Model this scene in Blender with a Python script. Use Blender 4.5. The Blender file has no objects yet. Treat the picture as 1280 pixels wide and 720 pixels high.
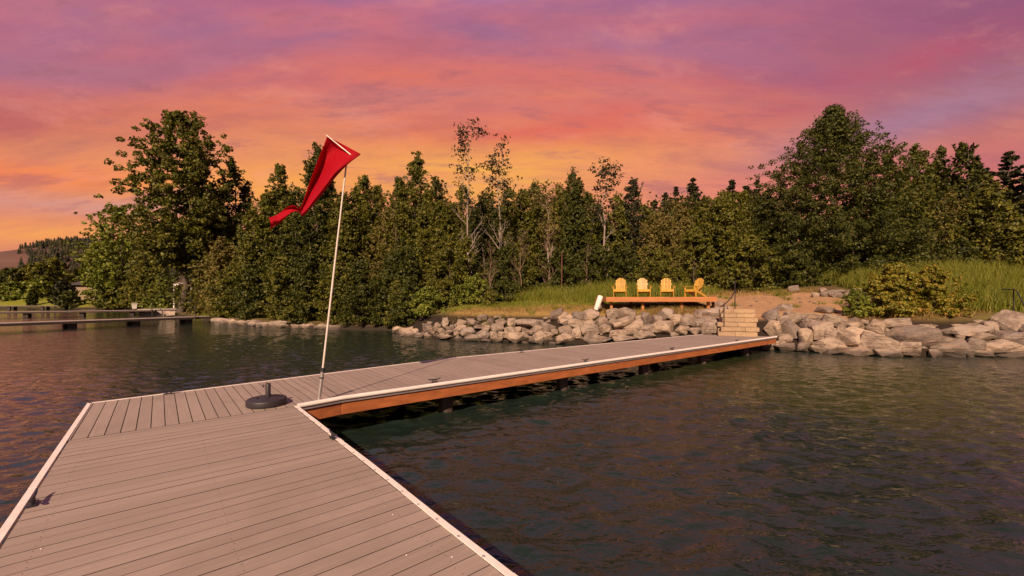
import bpy, bmesh, math, random
import numpy as np
from mathutils import Vector, Matrix

S = bpy.context.scene
COL = S.collection
R = math.radians

# ------------------------------------------------------------------ camera
CAM_Z, F, CX, HY = 2.28, 525.0, 640.0, 373.3      # photograph 1280 px wide
cam_d = bpy.data.cameras.new('camera')
cam = bpy.data.objects.new('camera', cam_d)
COL.objects.link(cam)
cam.location = (0, 0, CAM_Z)
cam.rotation_euler = (R(90), 0, 0)
cam_d.sensor_width = 36
cam_d.lens = 36 * F / 1280
cam_d.shift_y = (HY - 360) / 1280
cam_d.clip_start, cam_d.clip_end = 0.05, 6000
S.camera = cam
S.render.resolution_x, S.render.resolution_y = 1024, 576

# ------------------------------------------------------------------ exposure
S.view_settings.view_transform = 'Standard'
S.view_settings.look = 'None'
S.view_settings.exposure = 0.36
S.view_settings.gamma = 1
S.view_settings.use_curve_mapping = False
S.cycles.max_bounces = 6
S.cycles.transparent_max_bounces = 4
S.cycles.caustics_reflective = False
S.cycles.caustics_refractive = False
S.cycles.use_denoising = True

# ------------------------------------------------------------------ sun
SUN_EL = R(34.5)
SUN_H = Vector((-0.22, -0.975, 0)).normalized()      # towards the sun, on the ground
to_sun = SUN_H * math.cos(SUN_EL) + Vector((0, 0, math.sin(SUN_EL)))
sd = bpy.data.lights.new('sun', 'SUN')
sd.energy = 5.0
sd.angle = R(0.6)
sd.color = (1.0, 0.70, 0.47)
sun = bpy.data.objects.new('sun', sd)
COL.objects.link(sun)
sun.rotation_euler = to_sun.to_track_quat('Z', 'Y').to_euler()
sun.location = (-30, -50, 40)


# ------------------------------------------------------------------ node helper
class NT:
    def __init__(s, tree):
        s.t = tree
        s.n = tree.nodes
        s.l = tree.links

    def new(s, typ, **kw):
        nd = s.n.new(typ)
        for k, v in kw.items():
            setattr(nd, k, v)
        return nd

    def put(s, sock, v):
        if isinstance(v, bpy.types.NodeSocket):
            s.l.new(v, sock)
        else:
            sock.default_value = v

    def m(s, op, a, b=None, c=None, clamp=False):
        nd = s.new('ShaderNodeMath', operation=op, use_clamp=clamp)
        s.put(nd.inputs[0], a)
        if b is not None: s.put(nd.inputs[1], b)
        if c is not None: s.put(nd.inputs[2], c)
        return nd.outputs[0]

    def mix(s, f, a, b, blend='MIX'):
        nd = s.new('ShaderNodeMix', data_type='RGBA', blend_type=blend)
        s.put(nd.inputs[0], f)
        for sk, v in ((nd.inputs[6], a), (nd.inputs[7], b)):
            if isinstance(v, (tuple, list)) and len(v) == 3: v = (*v, 1)
            s.put(sk, v)
        return nd.outputs[2]

    def ramp(s, f, stops, interp='LINEAR'):
        nd = s.new('ShaderNodeValToRGB')
        cr = nd.color_ramp
        cr.interpolation = interp
        while len(cr.elements) < len(stops): cr.elements.new(0.5)
        for e, (p, c) in zip(cr.elements, stops):
            e.position = p
            e.color = (*c, 1) if len(c) == 3 else c
        s.put(nd.inputs[0], f)
        return nd.outputs[0]

    def noise(s, vec, scale, detail=4, rough=0.55, dist=0.0, dim='3D'):
        nd = s.new('ShaderNodeTexNoise', noise_dimensions=dim)
        if vec is not None: s.put(nd.inputs['Vector'], vec)
        nd.inputs['Scale'].default_value = scale
        nd.inputs['Detail'].default_value = detail
        nd.inputs['Roughness'].default_value = rough
        nd.inputs['Distortion'].default_value = dist
        return nd.outputs[0]

    def mapping(s, vec, scale=(1, 1, 1), rot=(0, 0, 0), loc=(0, 0, 0)):
        nd = s.new('ShaderNodeMapping')
        s.put(nd.inputs[0], vec)
        nd.inputs['Location'].default_value = loc
        nd.inputs['Rotation'].default_value = rot
        nd.inputs['Scale'].default_value = scale
        return nd.outputs[0]

    def smooth(s, v, a, b):
        nd = s.new('ShaderNodeMapRange', interpolation_type='SMOOTHSTEP')
        s.put(nd.inputs[0], v)
        nd.inputs[1].default_value, nd.inputs[2].default_value = a, b
        nd.inputs[3].default_value, nd.inputs[4].default_value = 0, 1
        return nd.outputs[0]


def srgb(*c):
    return tuple((x / 255 / 12.92) if x / 255 <= .04045 else ((x / 255 + .055) / 1.055) ** 2.4 for x in c)


# ------------------------------------------------------------------ sky
W = bpy.data.worlds.new('World')
S.world = W
W.use_nodes = True
W.node_tree.nodes.clear()
k = NT(W.node_tree)
tc = k.new('ShaderNodeTexCoord')
sep = k.new('ShaderNodeSeparateXYZ')
k.l.new(tc.outputs['Generated'], sep.inputs[0])
dx, dy, dz = sep.outputs
az = k.m('MULTIPLY', k.m('ARCTAN2', dx, dy), 57.2958)
el = k.m('MULTIPLY', k.m('ARCSINE', dz), 57.2958)
zz = k.m('MAXIMUM', dz, 0.0)
den = k.m('SQRT', k.m('ADD', k.m('ADD', k.m('MULTIPLY', k.m('MULTIPLY', dx, dx), 0.22), k.m('MULTIPLY', dy, dy)), 0.004))
wv = k.m('DIVIDE', zz, den)
# cloud plane coordinates
cz = k.m('ADD', zz, 0.22)
cv = k.new('ShaderNodeCombineXYZ')
k.put(cv.inputs[0], k.m('DIVIDE', dx, cz))
k.put(cv.inputs[1], k.m('DIVIDE', dy, cz))
cl = cv.outputs[0]
n1 = k.noise(k.mapping(cl, (0.42, 1.35, 1), (0, 0, R(14)), (3.1, 1.7, 0)), 1.0, 6, .58, .6)
n2 = k.noise(k.mapping(cl, (0.9, 3.4, 1), (0, 0, R(10)), (7.3, 4.2, 0)), 1.0, 8, .62, .5)
n3 = k.noise(k.mapping(cl, (0.5, 1.9, 1), (0, 0, R(-12)), (1.3, 9.1, 0)), 1.0, 5, .55, .8)
warp = k.m('ADD', k.m('MULTIPLY', k.m('SUBTRACT', n1, .5), .34), k.m('MULTIPLY', k.m('SUBTRACT', n2, .5), .16))
we = k.m('ADD', wv, k.m('MULTIPLY', warp, k.smooth(wv, 0.0, .25)))
base = k.ramp(k.m('MULTIPLY', we, .5), [
    (.0, srgb(196, 122, 110)), (.045, srgb(220, 136, 106)), (.10, srgb(234, 144, 106)), (.15, srgb(238, 146, 102)),
    (.195, srgb(236, 132, 100)), (.235, srgb(218, 116, 108)), (.285, srgb(198, 112, 124)), (.33, srgb(174, 104, 138)),
(.358, srgb(144, 110, 162)), (.385, srgb(162, 150, 214)), (.47, srgb(178, 178, 238)), (.75, srgb(168, 172, 228)), (1.0, srgb(140, 146, 206))])


def blob(a0, e0, sa, se, tilt=0.0):
    da = k.m('DIVIDE', k.m('SUBTRACT', az, a0), sa)
    de = k.m('SUBTRACT', el, e0)
    if tilt: de = k.m('SUBTRACT', de, k.m('MULTIPLY', k.m('SUBTRACT', az, a0), tilt))
    de = k.m('DIVIDE', de, se)
    q = k.m('ADD', k.m('MULTIPLY', da, da), k.m('MULTIPLY', de, de))
    return k.m('POWER', 2.71828, k.m('MULTIPLY', q, -1.0))


def layer(c, b, col, amt, nz=None):
    f = k.m('MULTIPLY', b, amt)
    if nz is not None: f = k.m('MULTIPLY', f, nz)
    return k.mix(k.m('MINIMUM', f, 1.0), c, col)


n4 = k.noise(k.mapping(cl, (1.5, 4.0, 1), (0, 0, R(7)), (2.3, 6.2, 0)), 1.0, 12, .72, .25)
s1 = k.smooth(n1, .36, .66)
s2 = k.smooth(n2, .38, .66)
s3 = k.smooth(n3, .40, .64)
c = base
c = layer(c, k.smooth(wv, .34, .62), srgb(152, 112, 152), .75, s3)          # lavender gaps overhead
c = layer(c, k.smooth(wv, .42, .66), srgb(224, 120, 118), .6, s2)         # pink streaks
c = layer(c, blob(-44, 16.6, 17, 2.6, .24), srgb(176, 92, 102), 1.0, k.m('ADD', .35, k.m('MULTIPLY', s1, .75)))
c = layer(c, blob(-24, 21.3, 12, 2.0, .12), srgb(186, 98, 112), .8, s1)
c = layer(c, blob(-50, 19.4, 12, 1.5, .25), srgb(168, 112, 140), .8)
c = layer(c, blob(-50, 10.6, 22, 1.3, .14), srgb(250, 128, 78), .75)
c = layer(c, blob(-50, 8.6, 14, 1.0, .08), srgb(206, 150, 150), .95, k.m('ADD', .4, s2))
c = layer(c, blob(-48, 6.0, 14, 1.1, .06), srgb(252, 166, 92), .7, k.m('ADD', .3, s2))
c = layer(c, blob(-2, 16.0, 17, 4.2, -.02), srgb(255, 182, 84), 1.05, k.m('ADD', .35, k.m('MULTIPLY', s2, .8)))
c = layer(c, blob(-30, 13.0, 13, 2.6, .14), srgb(255, 172, 84), .9)
c = layer(c, blob(-12, 27, 14, 1.6, .02), srgb(232, 122, 92), .6, s2)
c = layer(c, blob(4, 22.2, 22, 2.2, .05), srgb(226, 106, 92), .7, k.m('ADD', .3, s2))
c = layer(c, blob(24, 17.5, 15, 1.5, .1), srgb(244, 148, 112), .65, k.m('ADD', .3, s2))
c = layer(c, blob(30, 13, 16, 2.6, .02), srgb(236, 132, 118), .6)
rt = k.smooth(az, 18, 52)
c = layer(c, k.m('MULTIPLY', rt, k.smooth(el, 8, 21)), srgb(130, 86, 128), .75)
c = layer(c, blob(38, 21.5, 14, 2.0, .06), srgb(196, 88, 104), .62, k.m('ADD', .3, s2))
c = layer(c, blob(44, 17.2, 13, 2.0, .1), srgb(174, 126, 148), .95)
c = layer(c, blob(49, 12.2, 10, 1.6, .05), srgb(196, 104, 118), .7)
st = k.m('MULTIPLY', k.smooth(wv, .05, .25), k.m('SUBTRACT', n4, .5))
c = layer(c, k.m('MAXIMUM', st, 0.0), srgb(250, 172, 146), .7)
c = layer(c, k.m('MAXIMUM', k.m('MULTIPLY', st, -1.0), 0.0), srgb(128, 80, 110), 1.7)
c = layer(c, k.m('MULTIPLY', k.smooth(wv, .10, .26), k.smooth(n4, .52, .64)), srgb(152, 92, 110), .45)
n5 = k.noise(k.mapping(cl, (2.6, 4.8, 1), (0, 0, R(20)), (5.3, 1.2, 0)), 1.0, 9, .62, .2)
mo = k.m('MULTIPLY', k.smooth(wv, .12, .3), k.smooth(n5, .50, .72))
c = layer(c, mo, srgb(150, 92, 116), .38, k.m('ADD', .25, s1))
c = layer(c, k.m('MULTIPLY', k.smooth(wv, .12, .3), k.smooth(n5, .47, .28)), srgb(246, 158, 138), .30)
# the rest of the sky, overhead and behind: a clear sky, tinted, and dimmed to deepen the shadows
nis = k.new('ShaderNodeTexSky', sky_type='NISHITA')
nis.sun_disc = False
nis.sun_elevation = SUN_EL
nis.sun_rotation = math.atan2(SUN_H.x, SUN_H.y)
nsk = k.mix(1.0, nis.outputs[0], (.030, .024, .025), 'MULTIPLY')
back = k.m('MAXIMUM', k.smooth(dz, .62, .95), k.m('MULTIPLY', k.smooth(dy, .10, -.45), 1.0))
c = k.mix(k.m('MULTIPLY', back, .75), c, nsk)
bg = k.new('ShaderNodeBackground')
k.put(bg.inputs[0], c)
bg.inputs[1].default_value = 0.76
wo = k.new('ShaderNodeOutputWorld')
k.l.new(bg.outputs[0], wo.inputs[0])


# ------------------------------------------------------------------ materials
def mat(name):
    m = bpy.data.materials.new(name)
    m.use_nodes = True
    m.node_tree.nodes.clear()
    q = NT(m.node_tree)
    out = q.new('ShaderNodeOutputMaterial')
    b = q.new('ShaderNodeBsdfPrincipled')
    q.l.new(b.outputs[0], out.inputs[0])
    q.tc = q.new('ShaderNodeTexCoord')
    q.b, q.out = b, out
    return m, q


def bump(q, h, strength, dist=0.02):
    nd = q.new('ShaderNodeBump')
    nd.inputs['Strength'].default_value = strength
    nd.inputs['Distance'].default_value = dist
    q.put(nd.inputs['Height'], h)
    q.l.new(nd.outputs[0], q.b.inputs['Normal'])
    return nd


def simple(name, c, rough=.6, metal=0, nscale=12, var=.25, bmp=.15, spec=.4):
    m, q = mat(name)
    n = q.noise(q.tc.outputs['Object'], nscale, 6, .6)
    lo = tuple(x * (1 - var) for x in c)
    hi = tuple(min(1, x * (1 + var)) for x in c)
    q.put(q.b.inputs['Base Color'], q.ramp(n, [(.3, lo), (.7, hi)]))
    q.b.inputs['Roughness'].default_value = rough
    q.b.inputs['Metallic'].default_value = metal
    q.b.inputs['Specular IOR Level'].default_value = spec
    bump(q, n, bmp)
    return m


def board_mat(name, c, ang, grain=.55, rough=.62, var=.14, stain=.3):
    """planks: x along the board after turning by -ang; tone differs from board to board"""
    m, q = mat(name)
    v = q.mapping(q.tc.outputs['Object'], (1, 1, 1), (0, 0, -ang))
    g = q.noise(q.mapping(v, (2.2, 60, 40)), 1, 6, .65, .4)
    g2 = q.noise(q.mapping(v, (1.1, 22, 12)), 1, 6, .7, 1.2)
    big = q.noise(v, .9, 6, .65)
    geo = q.new('ShaderNodeNewGeometry')
    isl = geo.outputs['Random Per Island']
    lo = tuple(x * (1 - var) for x in c)
    hi = tuple(x * (1 + var) for x in c)
    col = q.ramp(isl, [(0, lo), (1, hi)])
    col = q.mix(q.m('MULTIPLY', g, grain), col, tuple(x * .62 for x in c))
    col = q.mix(q.m('MULTIPLY', q.smooth(g2, .45, .7), stain), col, tuple(min(1, x * 1.35) for x in c))
    col = q.mix(q.m('MULTIPLY', q.smooth(big, .5, .72), stain * 2), col, tuple(x * .72 for x in c))
    q.put(q.b.inputs['Base Color'], col)
    q.put(q.b.inputs['Roughness'], q.m('ADD', rough - .1, q.m('MULTIPLY', g2, .2)))
    q.b.inputs['Specular IOR Level'].default_value = .35
    bump(q, q.m('ADD', g, q.m('MULTIPLY', g2, .5)), .35, .004)
    return m


def leaf_mat(name, stops, trans=.24, rough=.55):
    m, q = mat(name)
    geo = q.new('ShaderNodeNewGeometry')
    n = q.noise(q.tc.outputs['Object'], .55, 3, .6)
    f = q.m('ADD', q.m('MULTIPLY', geo.outputs['Random Per Island'], .62), q.m('MULTIPLY', n, .42), clamp=True)
    col = q.ramp(f, stops)
    q.put(q.b.inputs['Base Color'], col)
    q.b.inputs['Roughness'].default_value = rough
    q.b.inputs['Specular IOR Level'].default_value = .25
    tr = q.new('ShaderNodeBsdfTranslucent')
    q.put(tr.inputs[0], q.mix(1.0, col, (1.1, 1.15, .55), 'MULTIPLY'))
    ms = q.new('ShaderNodeMixShader')
    ms.inputs[0].default_value = trans
    q.l.new(q.b.outputs[0], ms.inputs[1])
    q.l.new(tr.outputs[0], ms.inputs[2])
    q.l.new(ms.outputs[0], q.out.inputs[0])
    return m


M = {}
N_ANG = math.atan2(.6432, .7657)
M['deck_across'] = board_mat('composite deck boards across', (.345, .280, .236), N_ANG, var=.10)
M['deck_along'] = board_mat('composite deck boards along', (.345, .280, .236), N_ANG + R(90), var=.10)
M['board_edge'] = simple('dark board edges', (.055, .036, .032), .8, 0, 12, .3, .1)  # side faces coloured dark so the gaps between boards stay visible
M['deck_far'] = board_mat('weathered dock planks', (.36, .29, .26), R(0), .4)
M['cream'] = simple('cream vinyl trim', (.82, .74, .69), .45, 0, 9, .10, .05)
M['fender'] = simple('off white dock bumper', (.78, .70, .66), .4, 0, 5, .08, .04)
M['grey_vinyl'] = simple('grey bumper lip', (.22, .18, .19), .5, 0, 8, .15, .05)
M['alu'] = simple('dull aluminium', (.55, .53, .54), .38, .7, 20, .08, .05)
M['white_paint'] = simple('white paint', (.80, .76, .70), .45, 0, 15, .06, .05)
M['pole_paint'] = simple('greyish white pole', (.66, .61, .56), .45, 0, 6, .12, .05)
M['iron'] = simple('dark galvanised iron', (.055, .055, .065), .45, .6, 30, .3, .1)
M['rubber'] = simple('dark plastic', (.030, .026, .032), .5, 0, 60, .2, .12)
M['pile'] = simple('wet dark pile', (.075, .052, .045), .6, 0, 7, .4, .4)
M['dark_wood'] = simple('dark dock timber', (.065, .048, .042), .7, 0, 7, .4, .4)
M['screw'] = simple('dark screw', (.06, .045, .04), .5, .5, 40, .1, .0)
M['concrete'] = simple('pale concrete', (.42, .36, .33), .8, 0, 5, .2, .3)
M['roof_shingle'] = simple('dark roof shingles', (.055, .045, .05), .85, 0, 3, .25, .3)
M['house_wall'] = simple('beige siding', (.28, .21, .14), .8, 0, 2, .1, .1)
M['glass'] = simple('dark window glass', (.03, .03, .035), .15, 0, 2, .1, .0)
M['rust'] = simple('rusty brown steel', (.13, .06, .035), .7, .2, 12, .3, .3)
M['bark'] = simple('grey brown bark', (.10, .075, .06), .9, 0, 9, .45, .7)
M['pale_bark'] = simple('pale bark', (.30, .24, .20), .85, 0, 8, .35, .4)
M['dead_wood'] = simple('dead grey brown twigs', (.20, .13, .09), .9, 0, 8, .3, .3)


def wood_mat(name, c, scale=(1.5, 30, 30), knots=.3, rough=.6, joints=0):
    m, q = mat(name)
    v = q.tc.outputs['Object']
    g = q.noise(q.mapping(v, scale), 1, 6, .65, .6)
    b = q.noise(v, 1.6, 5, .6)
    col = q.ramp(g, [(.28, tuple(x * .66 for x in c)), (.55, c), (.8, tuple(min(1, x * 1.3) for x in c))])
    col = q.mix(q.m('MULTIPLY', q.smooth(b, .48, .75), knots), col, tuple(x * .55 for x in c))
    geo = q.new('ShaderNodeNewGeometry')
    col = q.mix(1.0, col, q.ramp(geo.outputs['Random Per Island'], [(0, (.78, .78, .80)), (1, (1.12, 1.12, 1.10))]), 'MULTIPLY')
    q.put(q.b.inputs['Base Color'], col)
    q.b.inputs['Roughness'].default_value = rough
    q.b.inputs['Specular IOR Level'].default_value = .3
    bump(q, g, .3, .006)
    return m


M['fascia'] = wood_mat('stained cedar fascia', (.36, .118, .042), (2.5, 2.5, 9), .45)
M['cedar_deck'] = wood_mat('red cedar deck', (.46, .19, .075), (1.2, 14, 14), .25)
M['cedar_chair'] = wood_mat('honey stained chair wood', (.54, .31, .05), (14, 14, 1.5), .12, .5)
M['pale_chair'] = wood_mat('pale worn chair wood', (.64, .44, .18), (30, 14, 1.2), .12, .5)
M['timber'] = wood_mat('landscape timber', (.42, .30, .19), (1.4, 22, 22), .35, .75)

# rock: one material, each boulder's own tone through the object's random number
m, q = mat('granite boulder')
oi = q.new('ShaderNodeObjectInfo')
v = q.tc.outputs['Object']
va = q.new('ShaderNodeVectorMath', operation='ADD')
q.put(va.inputs[0], v)
rv = q.new('ShaderNodeCombineXYZ')
for i in range(3): q.put(rv.inputs[i], q.m('MULTIPLY', oi.outputs['Random'], 37.0 + i * 11))
q.put(va.inputs[1], rv.outputs[0])
v = va.outputs[0]
a1 = q.noise(v, 2.2, 8, .65)
a2 = q.noise(v, 14, 6, .7)
a3 = q.noise(q.mapping(v, (1.5, 1.5, 5), (R(25), R(15), 0)), 1.5, 5, .6, .5)
tone = q.ramp(oi.outputs['Random'], [(0, (.22, .18, .155)), (.3, (.39, .315, .25)), (.55, (.50, .385, .285)), (.8, (.31, .26, .23)), (1, (.56, .44, .33))])
col = q.mix(q.m('MULTIPLY', q.smooth(a1, .45, .62), .8), tone, (.16, .12, .10))
col = q.mix(q.m('MULTIPLY', q.smooth(a3, .52, .66), .5), col, (.40, .255, .16))
col = q.mix(q.m('MULTIPLY', q.smooth(a2, .55, .72), .5), col, (.48, .41, .36))
col = q.mix(q.m('MULTIPLY', q.smooth(a2, .46, .30), .5), col, (.10, .085, .08))
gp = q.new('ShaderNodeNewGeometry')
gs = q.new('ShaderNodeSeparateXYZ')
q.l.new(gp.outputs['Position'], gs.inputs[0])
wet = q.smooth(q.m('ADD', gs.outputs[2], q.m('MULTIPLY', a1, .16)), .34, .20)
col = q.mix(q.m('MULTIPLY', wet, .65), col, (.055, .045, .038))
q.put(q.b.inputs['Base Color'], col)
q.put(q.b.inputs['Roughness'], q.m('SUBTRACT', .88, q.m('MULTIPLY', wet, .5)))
q.b.inputs['Specular IOR Level'].default_value = .3
bump(q, q.m('ADD', q.m('ADD', a1, a3), q.m('MULTIPLY', a2, .55)), 1.0, .10)
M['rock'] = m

# ground: soil, dry grass, mown grass and a sandy path where they lie
m, q = mat('shore ground')
v = q.tc.outputs['Object']
g1 = q.noise(v, .35, 6, .6)
g2 = q.noise(v, 3.0, 8, .7)
g3 = q.noise(v, 22, 5, .7)
col = q.ramp(g2, [(.3, (.10, .085, .03)), (.55, (.17, .14, .045)), (.75, (.24, .185, .07))])
col = q.mix(q.smooth(g1, .45, .62), col, (.13, .085, .05))
sx = q.new('ShaderNodeSeparateXYZ')
q.l.new(v, sx.inputs[0])
X, Y = sx.outputs[0], sx.outputs[1]
jx = q.m('MULTIPLY', q.m('SUBTRACT', g1, .5), 3.5)
jy = q.m('MULTIPLY', q.m('SUBTRACT', g2, .5), 2.2)


def ellipse(cx_, cy_, rx, ry):
    ex = q.m('DIVIDE', q.m('ADD', q.m('SUBTRACT', X, cx_), jx), rx)
    ey = q.m('DIVIDE', q.m('ADD', q.m('SUBTRACT', Y, cy_), jy), ry)
    d = q.m('ADD', q.m('MULTIPLY', ex, ex), q.m('MULTIPLY', ey, ey))
    return q.smooth(d, 1.25, .8)


sand = q.ramp(g2, [(.3, (.33, .195, .11)), (.6, (.44, .27, .15)), (.8, (.50, .34, .21))])
sand = q.mix(q.m('MULTIPLY', q.smooth(g3, .55, .7), .5), sand, (.24, .15, .09))
col = q.mix(ellipse(13.6, 23.0, 4.6, 4.6), col, sand)
dry = q.ramp(g3, [(.3, (.20, .13, .05)), (.6, (.36, .25, .085)), (.8, (.42, .32, .13))])
col = q.mix(ellipse(2.5, 24.2, 8.5, 2.2), col, dry)
lawn = q.ramp(g3, [(.3, (.14, .17, .02)), (.7, (.26, .25, .04))])
col = q.mix(ellipse(2.5, 27.0, 6.5, 1.8), col, lawn)
col = q.mix(q.m('MULTIPLY', ellipse(-110, 108, 45, 15), 1.0), col, lawn)
col = q.mix(ellipse(-33.5, 47, 5, 4.5), col, q.mix(.5, dry, lawn))
col = q.mix(q.smooth(q.m('ADD', sx.outputs[2], q.m('MULTIPLY', g2, .3)), .62, .34), col, (.045, .036, .026))
rk = q.m('MULTIPLY', q.smooth(sx.outputs[2], 1.45, 1.15), q.smooth(X, -9, -6.5))
col = q.mix(rk, col, (.034, .026, .020))  # bank soil coloured near black: painted shade for the gaps between boulders
q.put(q.b.inputs['Base Color'], col)
q.b.inputs['Roughness'].default_value = .95
q.b.inputs['Specular IOR Level'].default_value = .1
bump(q, q.m('ADD', q.m('MULTIPLY', g2, 1.0), q.m('MULTIPLY', g3, .35)), .8, .12)
M['ground'] = m

# water
m, q = mat('lake water')
v = q.tc.outputs['Object']
w2 = q.noise(q.mapping(v, (2.4, 4.4, 1), (0, 0, R(9))), 1.0, 3, .55, .3)
w3 = q.noise(q.mapping(v, (5, 9, 1), (0, 0, R(25))), 1.0, 3, .5, .8)
hgt = q.m('ADD', q.m('MULTIPLY', w2, .55), q.m('MULTIPLY', w3, .15))
sw = q.new('ShaderNodeSeparateXYZ')
q.l.new(v, sw.inputs[0])
wn = q.noise(v, .35, 4)
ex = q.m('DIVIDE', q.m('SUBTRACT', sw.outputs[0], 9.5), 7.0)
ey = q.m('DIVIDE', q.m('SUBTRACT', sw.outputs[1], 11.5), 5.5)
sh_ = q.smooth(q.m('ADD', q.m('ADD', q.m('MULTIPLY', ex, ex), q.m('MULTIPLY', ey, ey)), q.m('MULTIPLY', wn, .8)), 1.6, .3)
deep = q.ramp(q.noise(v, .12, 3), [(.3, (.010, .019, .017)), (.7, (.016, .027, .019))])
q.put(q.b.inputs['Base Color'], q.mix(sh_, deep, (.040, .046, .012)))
q.b.inputs['Roughness'].default_value = .04
q.b.inputs['IOR'].default_value = 1.37
q.b.inputs['Specular IOR Level'].default_value = .6
bump(q, hgt, .7, .12)
M['water'] = m

# cloth
m, q = mat('red flag cloth')
n = q.noise(q.tc.outputs['Object'], 120, 2, .5)
q.put(q.b.inputs['Base Color'], q.ramp(n, [(.3, (.42, .004, .016)), (.7, (.50, .007, .022))]))
q.b.inputs['Roughness'].default_value = .7
q.b.inputs['Specular IOR Level'].default_value = .15
bump(q, q.noise(q.mapping(q.tc.outputs['Object'], (1, 1, .45), (0, R(35), 0)), 9, 4, .55, 1.2), .55, .03)
tr = q.new('ShaderNodeBsdfTranslucent')
tr.inputs[0].default_value = (.70, .02, .03, 1)
ms = q.new('ShaderNodeMixShader')
ms.inputs[0].default_value = .4
q.l.new(q.b.outputs[0], ms.inputs[1])
q.l.new(tr.outputs[0], ms.inputs[2])
q.l.new(ms.outputs[0], q.out.inputs[0])
M['flag'] = m

M['leaf_olive'] = leaf_mat('olive green leaves', [(.1, (.038, .048, .008)), (.5, (.105, .112, .015)), (.9, (.225, .205, .030))])
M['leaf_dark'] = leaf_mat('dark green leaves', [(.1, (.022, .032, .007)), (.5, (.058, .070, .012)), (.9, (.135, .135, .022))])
M['leaf_bright'] = leaf_mat('fresh green leaves', [(.1, (.066, .096, .012)), (.5, (.155, .190, .024)), (.9, (.27, .28, .044))])
M['leaf_brown'] = leaf_mat('brownish green leaves', [(.1, (.078, .066, .016)), (.5, (.155, .130, .032)), (.9, (.25, .195, .055))])
M['needle'] = leaf_mat('dark conifer needles', [(.1, (.018, .022, .012)), (.5, (.038, .040, .016)), (.9, (.066, .062, .024))], .15)
M['leaf_rust'] = leaf_mat('green leaves with rust and yellow tips', [(.1, (.08, .10, .012)), (.45, (.21, .215, .026)), (.68, (.34, .28, .04)), (.86, (.36, .18, .04)), (1, (.40, .05, .04))], .3)
M['grass_green'] = leaf_mat('tall green grass', [(.1, (.10, .14, .012)), (.5, (.21, .235, .028)), (.9, (.36, .33, .08))], .4)
M['grass_dry'] = leaf_mat('dry straw grass', [(.1, (.19, .125, .04)), (.5, (.34, .23, .08)), (.9, (.46, .34, .14))], .3)
M['hill'] = simple('bare brown hillside', (.115, .06, .045), .95, 0, .02, .3, .3)


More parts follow.
